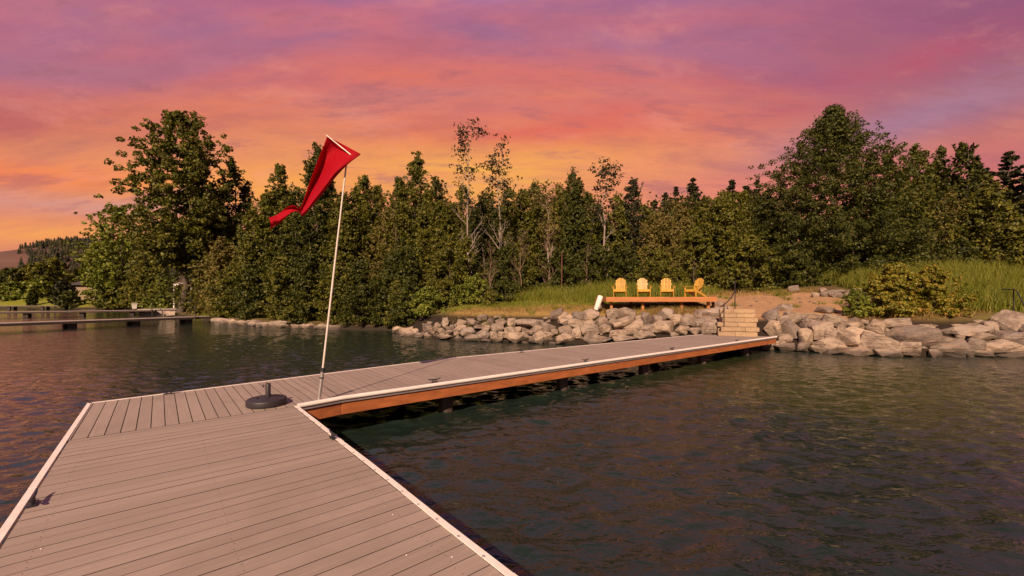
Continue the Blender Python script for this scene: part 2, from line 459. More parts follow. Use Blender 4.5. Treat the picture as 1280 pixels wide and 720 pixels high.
# ------------------------------------------------------------------ mesh helpers
class MB:
    def __init__(s):
        s.v, s.f, s.mi = [], [], []

    def add(s, vs, fs, mi=0):
        o = len(s.v)
        s.v += [tuple(p) for p in vs]
        s.f += [tuple(i + o for i in f) for f in fs]
        s.mi += [mi] * len(fs)

    def box(s, c, size, rot=None, mi=0):
        hx, hy, hz = size[0] / 2, size[1] / 2, size[2] / 2
        vs = [Vector((x, y, z)) for x in (-hx, hx) for y in (-hy, hy) for z in (-hz, hz)]
        if rot is not None: vs = [rot @ p for p in vs]
        c = Vector(c)
        s.add([p + c for p in vs], [(0, 1, 3, 2), (4, 6, 7, 5), (0, 4, 5, 1), (2, 3, 7, 6), (0, 2, 6, 4), (1, 5, 7, 3)], mi)

    def prism(s, poly, z0, z1, mi=0):
        n = len(poly)
        a = sum(poly[i][0] * poly[(i + 1) % n][1] - poly[(i + 1) % n][0] * poly[i][1] for i in range(n))
        if a < 0: poly = poly[::-1]
        s.add([(p[0], p[1], z0) for p in poly] + [(p[0], p[1], z1) for p in poly],
              [tuple(range(n))[::-1], tuple(range(n, 2 * n))] + [(i, (i + 1) % n, n + (i + 1) % n, n + i) for i in range(n)], mi)

    def tube(s, pts, rad, seg=8, cap=True, mi=0):
        pts = [Vector(p) for p in pts]
        n = len(pts)
        if not hasattr(rad, '__len__'): rad = [rad] * n
        vs, fs = [], []
        up = None
        for i, p in enumerate(pts):
            t = (pts[min(i + 1, n - 1)] - pts[max(i - 1, 0)]).normalized()
            if up is None:
                up = Vector((0, 0, 1)) if abs(t.z) < .9 else Vector((1, 0, 0))
            a = t.cross(up)
            if a.length < 1e-5: a = t.cross(Vector((0, 1, 0)))
            a.normalize()
            b = t.cross(a).normalized()
            up = b.cross(t) if False else up
            for j in range(seg):
                w = 2 * math.pi * j / seg
                vs.append(p + (a * math.cos(w) + b * math.sin(w)) * rad[i])
        for i in range(n - 1):
            for j in range(seg):
                j2 = (j + 1) % seg
                fs.append((i * seg + j, i * seg + j2, (i + 1) * seg + j2, (i + 1) * seg + j))
        if cap:
            fs.append(tuple(range(seg))[::-1])
            fs.append(tuple((n - 1) * seg + j for j in range(seg)))
        s.add(vs, fs, mi)

    def board(s, poly, z0, z1, mi_side):
        s.prism(poly, z0, z1)
        for i in range(len(poly)): s.mi[-1 - i] = mi_side

    def lathe(s, prof, c, seg=32, mi=0, sx=1, sy=1):
        vs, fs = [], []
        n = len(prof)
        for r_, z in prof:
            for j in range(seg):
                w = 2 * math.pi * j / seg
                vs.append((c[0] + r_ * math.cos(w) * sx, c[1] + r_ * math.sin(w) * sy, c[2] + z))
        for i in range(n - 1):
            for j in range(seg):
                j2 = (j + 1) % seg
                fs.append((i * seg + j, i * seg + j2, (i + 1) * seg + j2, (i + 1) * seg + j))
        fs.append(tuple(range(seg))[::-1])
        fs.append(tuple((n - 1) * seg + j for j in range(seg)))
        s.add(vs, fs, mi)

    def build(s, name, mats, parent=None, smooth=False, bevel=0, seg=1, loc=None):
        me = bpy.data.meshes.new(name)
        o = bpy.data.objects.new(name, me)
        COL.objects.link(o)
        org = Vector((0, 0, 0))
        if parent is not None:
            org = wloc(parent)
            o.parent = parent
        if loc is not None:
            o.location = Vector(loc) - org
            org = Vector(loc)
        me.from_pydata([(p[0] - org.x, p[1] - org.y, p[2] - org.z) for p in s.v], [], s.f)
        for mm in (mats if isinstance(mats, (list, tuple)) else [mats]): me.materials.append(mm)
        me.polygons.foreach_set('material_index', s.mi)
        if smooth:
            me.polygons.foreach_set('use_smooth', [True] * len(s.f))
        me.update()
        if bevel:
            bm_ = o.modifiers.new('bevel', 'BEVEL')
            bm_.width, bm_.segments, bm_.limit_method, bm_.angle_limit = bevel, seg, 'ANGLE', R(40)
            if smooth: me.set_sharp_from_angle(angle=R(50))
        elif smooth:
            me.set_sharp_from_angle(angle=R(50))
        return o


def wloc(o):
    p = Vector((0, 0, 0))
    while o is not None:
        p = p + o.location
        o = o.parent
    return p


def tag(o, label=None, cat=None, group=None, kind=None):
    if label: o['label'] = label
    if cat: o['category'] = cat
    if group: o['group'] = group
    if kind: o['kind'] = kind
    return o


def thing(name, label, cat, loc=(0, 0, 0), rotz=0, group=None):
    o = bpy.data.objects.new(name, None)
    o.empty_display_size = .2
    COL.objects.link(o)
    o.location = loc
    o.rotation_euler = (0, 0, rotz)
    return tag(o, label, cat, group)


def copy_tree(o, parent=None):
    c_ = o.copy()
    COL.objects.link(c_)
    c_.parent = parent
    for ch in [x for x in bpy.data.objects if x.parent == o]: copy_tree(ch, c_)
    return c_


def clip_poly(poly, nrm, d):
    """keep the side where nrm.p <= d"""
    out = []
    for i in range(len(poly)):
        a, b = poly[i], poly[(i + 1) % len(poly)]
        da, db = a[0] * nrm[0] + a[1] * nrm[1] - d, b[0] * nrm[0] + b[1] * nrm[1] - d
        if da <= 0: out.append(a)
        if (da < 0 < db) or (db < 0 < da):
            t = da / (da - db)
            out.append((a[0] + (b[0] - a[0]) * t, a[1] + (b[1] - a[1]) * t))
    return out


def np_mesh(name, verts, quads, material, parent=None, smooth=False):
    me = bpy.data.meshes.new(name)
    nv, nf = len(verts), len(quads)
    me.vertices.add(nv)
    me.vertices.foreach_set('co', np.asarray(verts, np.float32).ravel())
    me.loops.add(nf * 4)
    me.loops.foreach_set('vertex_index', np.asarray(quads, np.int32).ravel())
    me.polygons.add(nf)
    me.polygons.foreach_set('loop_start', np.arange(0, nf * 4, 4, dtype=np.int32))
    me.materials.append(material)
    if smooth: me.polygons.foreach_set('use_smooth', np.ones(nf, bool))
    me.update(calc_edges=True)
    o = bpy.data.objects.new(name, me)
    COL.objects.link(o)
    if parent is not None: o.parent = parent
    return o


# ------------------------------------------------------------------ terrain
SHORE = [(400, -10), (120, 10), (60, 14.3), (30, 15.9), (20.1, 16.6), (14.6, 16.8), (12.2, 18.3), (9.5, 19.4), (3.58, 20.9),
         (0, 22), (-3, 23), (-6.7, 25.8), (-8.4, 30.0), (-13.9, 31.2), (-20, 34), (-27.9, 39.6), (-30.5, 42), (-36, 47),
         (-45, 55), (-49, 60), (-60, 70), (-80, 88), (-110, 97), (-300, 115), (-900, 160)]
LAND = np.array(SHORE + [(-900, 3000), (400, 3000)], float)


def smoothstep(a, b, x):
    t = np.clip((x - a) / (b - a), 0, 1)
    return t * t * (3 - 2 * t)


def sdist(x, y):
    x, y = np.asarray(x, float), np.asarray(y, float)
    best = np.full(x.shape, 1e9)
    P = np.array(SHORE, float)
    for a, b in zip(P[:-1], P[1:]):
        ab = b - a
        t = np.clip(((x - a[0]) * ab[0] + (y - a[1]) * ab[1]) / (ab @ ab), 0, 1)
        best = np.minimum(best, np.hypot(x - a[0] - ab[0] * t, y - a[1] - ab[1] * t))
    ins = np.zeros(x.shape, bool)
    n = len(LAND)
    for i in range(n):
        (x1, y1), (x2, y2) = LAND[i], LAND[(i + 1) % n]
        if y1 == y2: continue
        cond = (y1 > y) != (y2 > y)
        xi = (x2 - x1) * (y - y1) / (y2 - y1) + x1
        ins ^= cond & (x < xi)
    return np.where(ins, best, -best)


def terr(x, y):
    x, y = np.asarray(x, float), np.asarray(y, float)
    s = sdist(x, y)
    sp = np.maximum(s, 0)
    wr = smoothstep(-11, -5, x)
    right = 1.5 * np.clip(sp / 2.0, 0, 1) ** .85 + .155 * np.clip(sp - 2, 0, 7) + .03 * np.clip(sp - 9, 0, 40)
    right = right + smoothstep(16, 21, x) * .055 * np.clip(sp - 2, 0, 16)
    left = .45 * np.clip(sp / 1.0, 0, 1) + .07 * np.clip(sp - 1, 0, 26) + .01 * np.clip(sp - 27, 0, 200)
    left = left + smoothstep(-66, -92, x) * .17 * np.clip(sp - 1, 0, 22)
    z = left * (1 - wr) + right * wr
    z = np.where(s < 0, np.maximum(s * .7, -1.6), z)
    z = z + np.where(s > 1, 1, 0) * (.05 * np.sin(x * 1.3 + 1.7 * np.sin(y * .8)) * np.cos(y * 1.1))
    return z


def tz(x, y): return float(terr(np.array([x]), np.array([y]))[0])


def at_img(px, Yd): return (px - CX) / F * Yd


gx = np.unique(np.concatenate([np.linspace(-900, -120, 30), np.linspace(-120, -36, 60), np.arange(-36, 27, .38), np.linspace(27, 60, 25), np.linspace(60, 400, 14)]))
gy = np.unique(np.concatenate([np.arange(8, 34, .34), np.linspace(34, 66, 60), np.linspace(66, 140, 50), np.linspace(140, 3000, 30)]))
GX, GY = np.meshgrid(gx, gy)
GZ = terr(GX.ravel(), GY.ravel())
nx, ny = len(gx), len(gy)
idx = np.arange(nx * ny).reshape(ny, nx)
qd = np.stack([idx[:-1, :-1], idx[:-1, 1:], idx[1:, 1:], idx[1:, :-1]], -1).reshape(-1, 4)
ground = np_mesh('ground', np.stack([GX.ravel(), GY.ravel(), GZ], -1), qd, M['ground'], None, True)
ground['kind'] = 'structure'

# one sheet of water, finely rippled near the dock, coarser and flatter far out
def grow(a, b, s0, g):
    out, s_ = [a], s0
    while out[-1] < b:
        out.append(out[-1] + s_)
        s_ = min(s_ * g, 400)
    return np.array(out)


xr = np.arange(-7.5, 13, .06)
wx = np.concatenate([-grow(7.5, 3000, .06, 1.02)[::-1][:-1], xr, grow(xr[-1] + .06, 3000, .06, 1.025)])
yr = np.arange(-2, 9, .045)
wy = np.concatenate([-grow(2, 3000, .08, 1.12)[::-1][:-1], yr, grow(yr[-1] + .045, 3000, .046, 1.012)])
WX, WY = np.meshgrid(wx, wy)
SX, SY = np.meshgrid(np.gradient(wx), np.gradient(wy))
wz = np.zeros(WX.shape); ddx = wz.copy(); ddy = wz.copy()
wr_ = np.random.default_rng(21)
NWV = 84
gust = .80 + .20 * np.sin(WX * .21 + 1.3 * np.sin(WY * .13) + 1) * np.sin(WY * .17 + .8 * np.sin(WX * .11))
for i in range(NWV):
    lam = .16 * (5.5 ** wr_.random() ** 1.5)
    th = R(-72) + wr_.normal() * R(44)
    kx, ky = math.cos(th) * 6.283 / lam, math.sin(th) * 6.283 / lam
    k_ = math.hypot(kx, ky)
    slope = .20 * math.sqrt(2 / NWV) * wr_.uniform(.6, 1.4)
    att = np.clip((lam - 2.6 * np.maximum(SX * abs(math.cos(th)), SY * abs(math.sin(th)))) / (lam * .5), 0, 1) * gust
    p_ = kx * WX + ky * WY + wr_.uniform(0, 6.283)
    a_ = slope / k_
    wz += att * a_ * np.cos(p_)
    ddx -= att * a_ * .8 * kx / k_ * np.sin(p_)
    ddy -= att * a_ * .8 * ky / k_ * np.sin(p_)
idx = np.arange(WX.size).reshape(WX.shape)
qd = np.stack([idx[:-1, :-1], idx[:-1, 1:], idx[1:, 1:], idx[1:, :-1]], -1).reshape(-1, 4)
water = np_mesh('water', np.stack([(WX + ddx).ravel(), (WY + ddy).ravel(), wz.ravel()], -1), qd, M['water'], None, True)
water['kind'] = 'structure'

# far hill on the left: one sheet of terrain, bare on the left and wooded on the right
hx = np.linspace(-1150, -230, 90)
hyv = np.linspace(330, 700, 30)
HX, HYY = np.meshgrid(hx, hyv)
px = HX / 600 * F + CX
crest = np.interp(px, [-400, -120, 0, 20, 45, 75, 105, 130, 170, 260], [30, 34, 44, 46, 43, 48, 56, 62, 66, 40]) * 600 / F
prof = np.sin(np.clip((HYY - 330) / 280, 0, 1) * math.pi / 2)
rr = np.random.default_rng(3)
HZ = 4 + crest * prof + .8 * np.sin(HX * .11) * prof
idx = np.arange(HX.size).reshape(HX.shape)
qd = np.stack([idx[:-1, :-1], idx[:-1, 1:], idx[1:, 1:], idx[1:, :-1]], -1).reshape(-1, 4)
hill = np_mesh('hill', np.stack([HX.ravel(), HYY.ravel(), HZ.ravel()], -1), qd, M['hill'], None, True)
hill['kind'] = 'structure'
# the conifer wood on the hill reads as one mass
tv, tq = [], []
for i in range(2600):
    y = rr.uniform(380, 640)
    x = rr.uniform(-720, -400) * y / 600
    pxx = x / y * F + CX
    if pxx < 22 or (pxx < 60 and rr.random() < (60 - pxx) / 40): continue
    j, i2 = np.abs(hyv - y).argmin(), np.abs(hx - x).argmin()
    z = HZ[j, i2] - 1
    h = rr.uniform(6, 12)
    for lv in range(3):
        b0, w0_ = z + h * (.12 + .28 * lv), h * (.24 - .06 * lv)
        tp = z + h * (.55 + .23 * lv)
        o0 = len(tv)
        a0 = rr.uniform(0, 6)
        ring = [(x + w0_ * math.cos(a0 + w * math.pi / 3), y + w0_ * math.sin(a0 + w * math.pi / 3), b0) for w in range(6)]
        tv += ring + [(x, y, tp), (x, y, tp)]
        for w in range(6): tq.append((o0 + w, o0 + (w + 1) % 6, o0 + 6, o0 + 7))
wood = np_mesh('hill_forest', tv, tq, M['needle'])
tag(wood, 'dark conifer wood covering the distant hill', 'forest', None, 'stuff')


# ------------------------------------------------------------------ dock (plan axes n, d about the camera's foot)
DV, NV = Vector((-.6432, .7657)), Vector((.7657, .6432))
DECK = .65


def nd(n, d): return (NV.x * n + DV.x * d, NV.y * n + DV.y * d)


def strip_boards(mb_, region, along, step, gap, z0, z1, off=0.0):
    """region in (n,d); along = unit vector of the boards in (n,d)"""
    perp = (-along[1], along[0])
    ds = [p[0] * perp[0] + p[1] * perp[1] for p in region]
    a = math.floor((min(ds) - off) / step) * step + off
    cnt = 0
    while a < max(ds):
        pl = clip_poly(region, perp, a + step - gap / 2)
        if len(pl) > 2: pl = clip_poly(pl, (-perp[0], -perp[1]), -(a + gap / 2))
        if len(pl) > 2:
            ar = abs(sum(pl[i][0] * pl[(i + 1) % len(pl)][1] - pl[(i + 1) % len(pl)][0] * pl[i][1] for i in range(len(pl)))) / 2
            if ar > .004:
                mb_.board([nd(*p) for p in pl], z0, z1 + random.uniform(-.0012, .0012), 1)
                cnt += 1
        a += step
    return cnt


random.seed(5)
dock = thing('boat_dock', 'taupe composite boat dock with a bent walkway running to the stone steps', 'dock', (*nd(.4, 7), 0))
PL0, PL1, PD = -.842, 1.597, 6.96
plat = [(PL0 + .05, -4), (PL1 - .045, -4), (PL1 - .045, PD), (PL0 + .05, PD)]
mb = MB()
strip_boards(mb, plat, (1, 0), .1455, .0075, DECK - .026, DECK, .02)
# screw heads, two per board over the joists
a = -1.2
for i in range(58):
    for nn in (-.62, .38, 1.38):
        for t in (.035, .11):
            d_ = .02 + (i - 10) * .1455 + t
            if d_ > PD - .05: continue
            x, y = nd(nn + random.uniform(-.01, .01), d_)
            mb.lathe([(.003, 0), (.003, .0014)], (x, y, DECK), 6, 2)
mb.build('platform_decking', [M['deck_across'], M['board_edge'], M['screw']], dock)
seam0, seam1 = (2.28, 7.10), (6.1, 9.88)
L_ = (PL0 + .03, 9.23)
mid1 = (2.42, 9.57)
seg1 = [(PL0 + .03, PD + .008), (PL1 + .05, PD + .008), (1.66, 7.03), seam0, mid1, L_]
mb = MB()
strip_boards(mb, seg1, (0, 1), .1405, .0095, DECK - .026, DECK + .002, PL0 + .08)
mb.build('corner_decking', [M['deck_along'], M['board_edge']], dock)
E0, E1 = (20.19, 6.50), (18.95, 9.08)
dirf = Vector((E0[0] - seam0[0], E0[1] - seam0[1])).normalized()
sh = .012
seg2 = [(seam0[0] + sh, seam0[1]), E0, E1, seam1, (mid1[0] + sh, mid1[1])]
mb = MB()
strip_boards(mb, seg2, (-dirf.y, dirf.x), .1405, .0065, DECK - .026, DECK + .001, .03)
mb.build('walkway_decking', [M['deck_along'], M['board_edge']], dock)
# structure under the boards
mb = MB()
mb.prism([nd(*p) for p in [(PL0 + .09, -4), (PL1 - .09, -4), (PL1 - .09, PD), (PL1 + .2, 7.1), (2.3, 7.24), (20.0, 6.62), (18.9, 8.98), (6.1, 9.76), (PL0 + .1, 9.12)]], DECK - .24, DECK - .09)
mb.build('subframe', M['dark_wood'], dock)


def edge_path(pts, prof, closed_ends=True):
    """sweep a cross-section (offset to the right of travel, z) along a plan polyline in (n,d)"""
    m_ = MB()
    P = [Vector(nd(*p)) for p in pts]
    rings = []
    for i, p in enumerate(P):
        t1 = (P[i] - P[i - 1]).normalized() if i else (P[1] - P[0]).normalized()
        t2 = (P[i + 1] - P[i]).normalized() if i < len(P) - 1 else t1
        r1, r2 = Vector((t1.y, -t1.x)), Vector((t2.y, -t2.x))
        b = (r1 + r2)
        b = b / max(.3, b.dot(r1))
        rings.append([(p.x + b.x * o, p.y + b.y * o, z) for o, z in prof])
    n = len(prof)
    vs = [v_ for r_ in rings for v_ in r_]
    fs = []
    for i in range(len(rings) - 1):
        for j in range(n):
            j2 = (j + 1) % n
            fs.append((i * n + j, i * n + j2, (i + 1) * n + j2, (i + 1) * n + j))
    fs += [tuple(range(n))[::-1], tuple((len(rings) - 1) * n + j for j in range(n))]
    m_.add(vs, fs)
    return m_


T = DECK
# white strips along the platform's two long edges: lengths butted, a hair out of line
lp = [(-.03, T - .07), (-.03, T + .007), (.03, T + .007), (.03, T - .002), (-.022, T - .002), (-.022, T - .07)]
lp = [(-.040, T + .001), (-.040, T + .008), (.012, T + .008), (.012, T - .075), (.004, T - .075), (.004, T + .001)]


def edge_strip(pts_list):
    big = MB()
    for pts in pts_list:
        e = edge_path(pts, lp)
        big.add(e.v, e.f)
    return big


cuts = [-4, -1.2, .9, 2.35, 3.75, 5.4, PD + 2.30]
segs = []
for a, b in zip(cuts[:-1], cuts[1:]):
    j = random.uniform(-.004, .004)
    segs.append([(PL0 + j, b - .002), (PL0 + j + random.uniform(-.004, .004), a + .002)])
sl = edge_strip([[(p[0], p[1]) for p in s_[::-1]] for s_ in segs])
# travel +d puts 'right' at +n, so mirror by walking -d on the left edge
sl = edge_strip(segs)
sl.build('edge_trim', M['cream'], dock, bevel=.002)
cuts = [-4, -1.5, .6, 1.9, 3.3, 4.9, PD + .03]
segs = []
for a, b in zip(cuts[:-1], cuts[1:]):
    j = random.uniform(-.003, .003)
    mid = (a + b) / 2
    segs.append([(PL1 + j, a + .0015), (PL1 + j + random.uniform(-.006, .008), mid), (PL1 + j, b - .0015)])
sr = edge_strip(segs)
a = .4
while a < PD:
    x, y = nd(PL1 - .035, a)
    mb_ = sr
    mb_.lathe([(.012, 0), (.012, .003), (.006, .005)], (x, y, T + .008), 8, 1)
    a += .29
sr.build('edge_trim', [M['cream'], M['alu']], dock, bevel=.0015)
back = edge_strip([[(6.1, 9.90), (2.4, 9.56)][::-1], [(2.4, 9.56), (PL0 + .02, 9.235)][::-1]])
back = edge_strip([[(PL0, 9.243), (2.3, 9.545)], [(2.31, 9.546), (6.1, 9.893)], [(6.11, 9.892), (18.95, 9.09)]])
# walking +n, 'right' is -d; mirror the profile by walking back
back = edge_strip([[(18.95, 9.09), (6.11, 9.892)], [(6.1, 9.893), (2.31, 9.546)], [(2.3, 9.545), (PL0, 9.243)]])
back.build('edge_trim', M['cream'], dock, bevel=.0015)
# bumper and fascia along the front of the walkway
front = [(1.62, 6.985), (2.28, 7.085), (20.2, 6.485)]
fend = edge_path(front, [(-.03, T + .003), (-.03, T + .02), (-.015, T + .032), (.02, T + .032), (.045, T + .02), (.052, T - .004), (.045, T - .026), (.03, T - .034), (.02, T - .034), (.02, T + .003)])
fend.build('bumper', M['fender'], dock, smooth=True)
lip = edge_path(front, [(.012, T - .045), (.045, T - .045), (.045, T - .068), (.012, T - .068)])
lip.build('bumper_lip', M['grey_vinyl'], dock)
cutsn = [1.62, 2.28, 5.3, 8.2, 11.5, 14.3, 17.2, 20.15]


def fy(n_): return np.interp(n_, [1.62, 2.28, 20.2], [6.985, 7.085, 6.485])


for a, b in zip(cutsn[:-1], cutsn[1:]):
    e = edge_path([(a + .004, fy(a)), (b - .004, fy(b))], [(-.02, T - .072), (.018, T - .072), (.018, T - .27), (-.02, T - .27)])
    e.build('fascia_board', M['fascia'], dock, bevel=.004)
strapmb = MB()
e = edge_path([E0, E1], [(0, T - .02), (-.03, T - .02), (-.03, T - .22), (0, T - .22)])
e.build('end_board', M['fascia'], dock, bevel=.004)
for nn in (4.48, 7.8, 11.27, 14.74, 18.2):
    for off in (.42, 2.15):
        x, y = nd(nn + (0 if off < 1 else -.2), float(fy(nn)) + off)
        mb = MB()
        mb.lathe([(.15, 0), (.15, 1.0), (.145, T - .2 + 1.2)], (x, y, -1.2), 18)
        mb.build('pile', M['pile'], dock, smooth=True)
for nn, dd in ((-.55, 1), (1.3, 1), (-.55, 5.2), (1.3, 5.2), (-.5, 8.7), (1.2, 8.7)):
    x, y = nd(nn, dd)
    mb = MB()
    mb.lathe([(.14, 0), (.14, 1.0), (.135, T - .2 + 1.2)], (x, y, -1.2), 16)
    mb.build('pile', M['pile'], dock, smooth=True)


def cleat(n_, d_, dirn, scale=1.0):
    x, y = nd(n_, d_)
    dv = Vector((NV.x * dirn[0] + DV.x * dirn[1], NV.y * dirn[0] + DV.y * dirn[1], 0)).normalized()
    z = T + .002
    mb = MB()
    p = Vector((x, y, z))
    rot = Matrix.Rotation(math.atan2(dv.y, dv.x), 3, 'Z')
    mb.box(p + Vector((0, 0, .006)), (.13, .05, .012), rot)
    for s_ in (-1, 1):
        mb.tube([p + dv * .03 * s_ + Vector((0, 0, .008)), p + dv * .03 * s_ + Vector((0, 0, .05))], .011, 8)
    H = [(-.135, .078), (-.11, .066), (-.07, .056), (0, .054), (.07, .056), (.11, .066), (.135, .078)]
    mb.tube([p + dv * a_ * scale + Vector((0, 0, h_)) for a_, h_ in H], [.007, .010, .012, .013, .012, .010, .007], 8)
    mb.build('cleat', M['iron'], dock, smooth=True)


def img_nd(px, py, z=T):
    Yd = (CAM_Z - z) * F / (py - HY)
    Xd = (px - CX) / F * Yd
    return Xd * NV.x + Yd * NV.y, Xd * DV.x + Yd * DV.y


for (pxx, pyy, dr) in ((543, 478, (1, -.04)), (732, 452.5, (1, -.04)), (840, 437.5, (1, -.04)), (921, 427, (1, -.04)),
                       (478, 457.5, (1, .08)), (652, 440.6, (1, -.06)), (211, 492.6, (1, .1)), (41, 631, (0, 1)), (416, 548, (0, 1))):
    n_, d_ = img_nd(pxx, pyy)
    cleat(n_, d_, dr)

# ------------------------------------------------------------------ umbrella base
ub = (-3.76, 6.44, T + .002)
u = thing('umbrella_base', 'dark round umbrella base with an empty upright tube on the dock', 'umbrella base', ub)
mb = MB()
mb.lathe([(.262, 0), (.275, .012), (.278, .03), (.278, .078), (.270, .096), (.254, .106), (.06, .122), (.045, .128)], ub, 48)
mb.build('weight', M['rubber'], u, smooth=True)
mb = MB()
mb.lathe([(.036, .12), (.036, .325), (.031, .33), (.026, .33), (.026, .2)], (ub[0] + .02, ub[1], ub[2]), 20)
mb.build('tube', M['rubber'], u, smooth=True)
mb = MB()
px_, pz_ = ub[0] - .015, ub[2] + .29
mb.tube([(px_ + .01, ub[1], pz_), (px_ - .035, ub[1], pz_)], .008, 8)
mb.tube([(px_ - .035, ub[1], pz_ - .02), (px_ - .05, ub[1] - .005, pz_), (px_ - .035, ub[1], pz_ + .025)], .008, 8)
mb.build('clamp_knob', M['rubber'], u, smooth=True)
mb = MB()
mb.tube([(ub[0] - .10, ub[1] - .09, ub[2] + .108), (ub[0] - .10, ub[1] - .09, ub[2] + .13)], .022, 12)
mb.build('filler_cap', M['rubber'], u, smooth=True)

# ------------------------------------------------------------------ flagpole and flag
FY = 6.66


def fimg(px, py, Yd=FY): return Vector(((px - CX) / F * Yd, Yd, CAM_Z - (py - HY) / F * Yd))


pb, pt, pj = fimg(396.3, 521), fimg(434, 196), fimg(403.4, 462)
fp = thing('flagpole', 'leaning white flagpole clamped to the dock side and flying a red pennant', 'flagpole', pb)
mb = MB()
mb.tube([pb, pj], [.027, .027], 14)
mb.build('lower_pole', M['alu'], fp, smooth=True)
mb = MB()
mb.tube([pj - (pj - pb) * .03, pb + (pt - pb) * .58, pt], [.016, .015, .012], 12)
mb.build('upper_pole', M['pole_paint'], fp, smooth=True)
ax = (pt - pb).normalized()
mb = MB()
mb.tube([pj - ax * .03, pj + ax * .03], .036, 14)
mb.build('collar', M['iron'], fp, smooth=True)
mb = MB()
mb.tube([pj - ax * .14, pj - ax * .12], .034, 14)
mb.build('collar', M['iron'], fp, smooth=True)
mb = MB()
rb = fimg(396.3, 521)
mb.box(rb + Vector((-.05, .07, .1)), (.06, .10, .26), Matrix.Rotation(N_ANG, 3, 'Z'))
mb.build('bracket', M['alu'], fp, bevel=.006)
mb = MB()
mb.tube([fimg(407.8, 168.8), fimg(438.5, 193.5)], [.008, .010], 8)
mb.build('crossbar', M['white_paint'], fp, smooth=True)
# pennant
Lb = [(408.9, 170), (404.2, 183), (398, 197.8), (391.5, 215), (385, 234), (380, 249), (376.7, 257.5), (372.6, 260), (366.7, 256.2), (357, 260), (349, 266.5), (342, 270.6), (335.5, 272)]
Rb = [(451.6, 192.7), (443, 199), (432, 208), (419, 222), (405, 240), (391, 257), (378.4, 270.6), (374, 264.5), (365.5, 265.2), (358, 271), (350, 278.5), (344, 282), (336.6, 287)]
NU, SUB = 14, 4
rows = []
tt = np.linspace(0, len(Lb) - 1, (len(Lb) - 1) * SUB + 1)
ia = np.arange(len(Lb))


def cr(P, t):
    P = np.array(P, float)
    out = []
    for a_ in t:
        i = min(int(a_), len(P) - 2)
        f = a_ - i
        p0, p1, p2, p3 = P[max(i - 1, 0)], P[i], P[i + 1], P[min(i + 2, len(P) - 1)]
        out.append(.5 * (2 * p1 + (p2 - p0) * f + (2 * p0 - 5 * p1 + 4 * p2 - p3) * f * f + (3 * p1 - p0 - 3 * p2 + p3) * f ** 3))
    return np.array(out)


LL, RR = cr(Lb, tt), cr(Rb, tt)
mb = MB()
nr = len(tt)
for i in range(nr):
    v_ = tt[i] / (len(Lb) - 1)
    for j in range(NU + 1):
        u_ = j / NU
        p = LL[i] * (1 - u_) + RR[i] * u_
        if i == nr - 1: p = p + np.array([6.0 * (1 - abs(2 * u_ - 1)), 0])
        amp = .02 + .22 * min(v_ / .3, 1) * (1 if v_ < .52 else .6)
        dep = amp * math.sin(u_ * math.pi * 1.9 - .5 + v_ * 2.0) + .05 * math.sin(u_ * 9 + v_ * 7) * min(v_ * 3, 1)
        if v_ > .52: dep = .06 * math.sin(u_ * 5 + v_ * 9) - .25 * (v_ - .52)
        dep += .03 * math.sin(v_ * 24)
        w_ = fimg(p[0], p[1], FY + .03)
        k_ = (FY + .03 + dep) / (FY + .03)
        q_ = Vector((w_.x * k_, w_.y * k_, CAM_Z + (w_.z - CAM_Z) * k_))
        mb.v.append(tuple(q_))
for i in range(nr - 1):
    for j in range(NU):
        a_ = i * (NU + 1) + j
        mb.f.append((a_, a_ + 1, a_ + NU + 2, a_ + NU + 1))
        mb.mi.append(0)
fl = mb.build('flag', M['flag'], fp, smooth=True)
sm = fl.modifiers.new('sub', 'SUBSURF'); sm.levels = sm.render_levels = 1
so = fl.modifiers.new('thick', 'SOLIDIFY'); so.thickness = .003

# ------------------------------------------------------------------ boulders
rng = np.random.default_rng(11)


def hull_rock(seed, angular=.5, npt=22, bev=.05):
    r_ = np.random.default_rng(seed)
    bm = bmesh.new()
    for i in range(npt):
        p = r_.normal(size=3)
        p /= np.linalg.norm(p)
        # squarish support: mix of ball and box
        q_ = p / np.max(np.abs(p))
        p = p * (1 - angular) + q_ * angular * r_.uniform(.75, 1.0)
        bm.verts.new(p * r_.uniform(.80, 1.0))
    res = bmesh.ops.convex_hull(bm, input=bm.verts)
    bmesh.ops.delete(bm, geom=[g for g in set(res.get('geom_interior', []) + res.get('geom_unused', [])) if isinstance(g, bmesh.types.BMVert)], context='VERTS')
    bmesh.ops.dissolve_limit(bm, angle_limit=R(14), verts=bm.verts, edges=bm.edges)
    bmesh.ops.bevel(bm, geom=list(bm.edges), offset=bev, offset_type='OFFSET', segments=2, profile=.6, affect='EDGES', clamp_overlap=True)
    bmesh.ops.triangulate(bm, faces=bm.faces)
    bmesh.ops.subdivide_edges(bm, edges=[e for e in bm.edges if e.calc_length() > .35], cuts=2, use_grid_fill=True)
    from mathutils import noise
    off = Vector((seed * 3.1, seed * 1.7, 0))
    for v_ in bm.verts:
        d_ = noise.noise(v_.co * 1.6 + off) * .05 + noise.noise(v_.co * 4.5 + off) * .028
        v_.co *= 1 + d_
    xs = np.array([v_.co[:] for v_ in bm.verts])
    lo, hi = xs.min(0), xs.max(0)
    for v_ in bm.verts:
        v_.co = Vector([(v_.co[i] - (lo[i] + hi[i]) / 2) / (hi[i] - lo[i]) for i in range(3)])
    bmesh.ops.recalc_face_normals(bm, faces=bm.faces)
    me = bpy.data.meshes.new('boulder')
    bm.to_mesh(me)
    bm.free()
    me.polygons.foreach_set('use_smooth', [True] * len(me.polygons))
    me.set_sharp_from_angle(angle=R(24))
    me.materials.append(M['rock'])
    return me


PROTO = [hull_rock(i, [.1, .35, .55, .7][i % 4], [11, 14, 18, 13, 24][i % 5], .03 + .035 * (i % 3)) for i in range(26)]


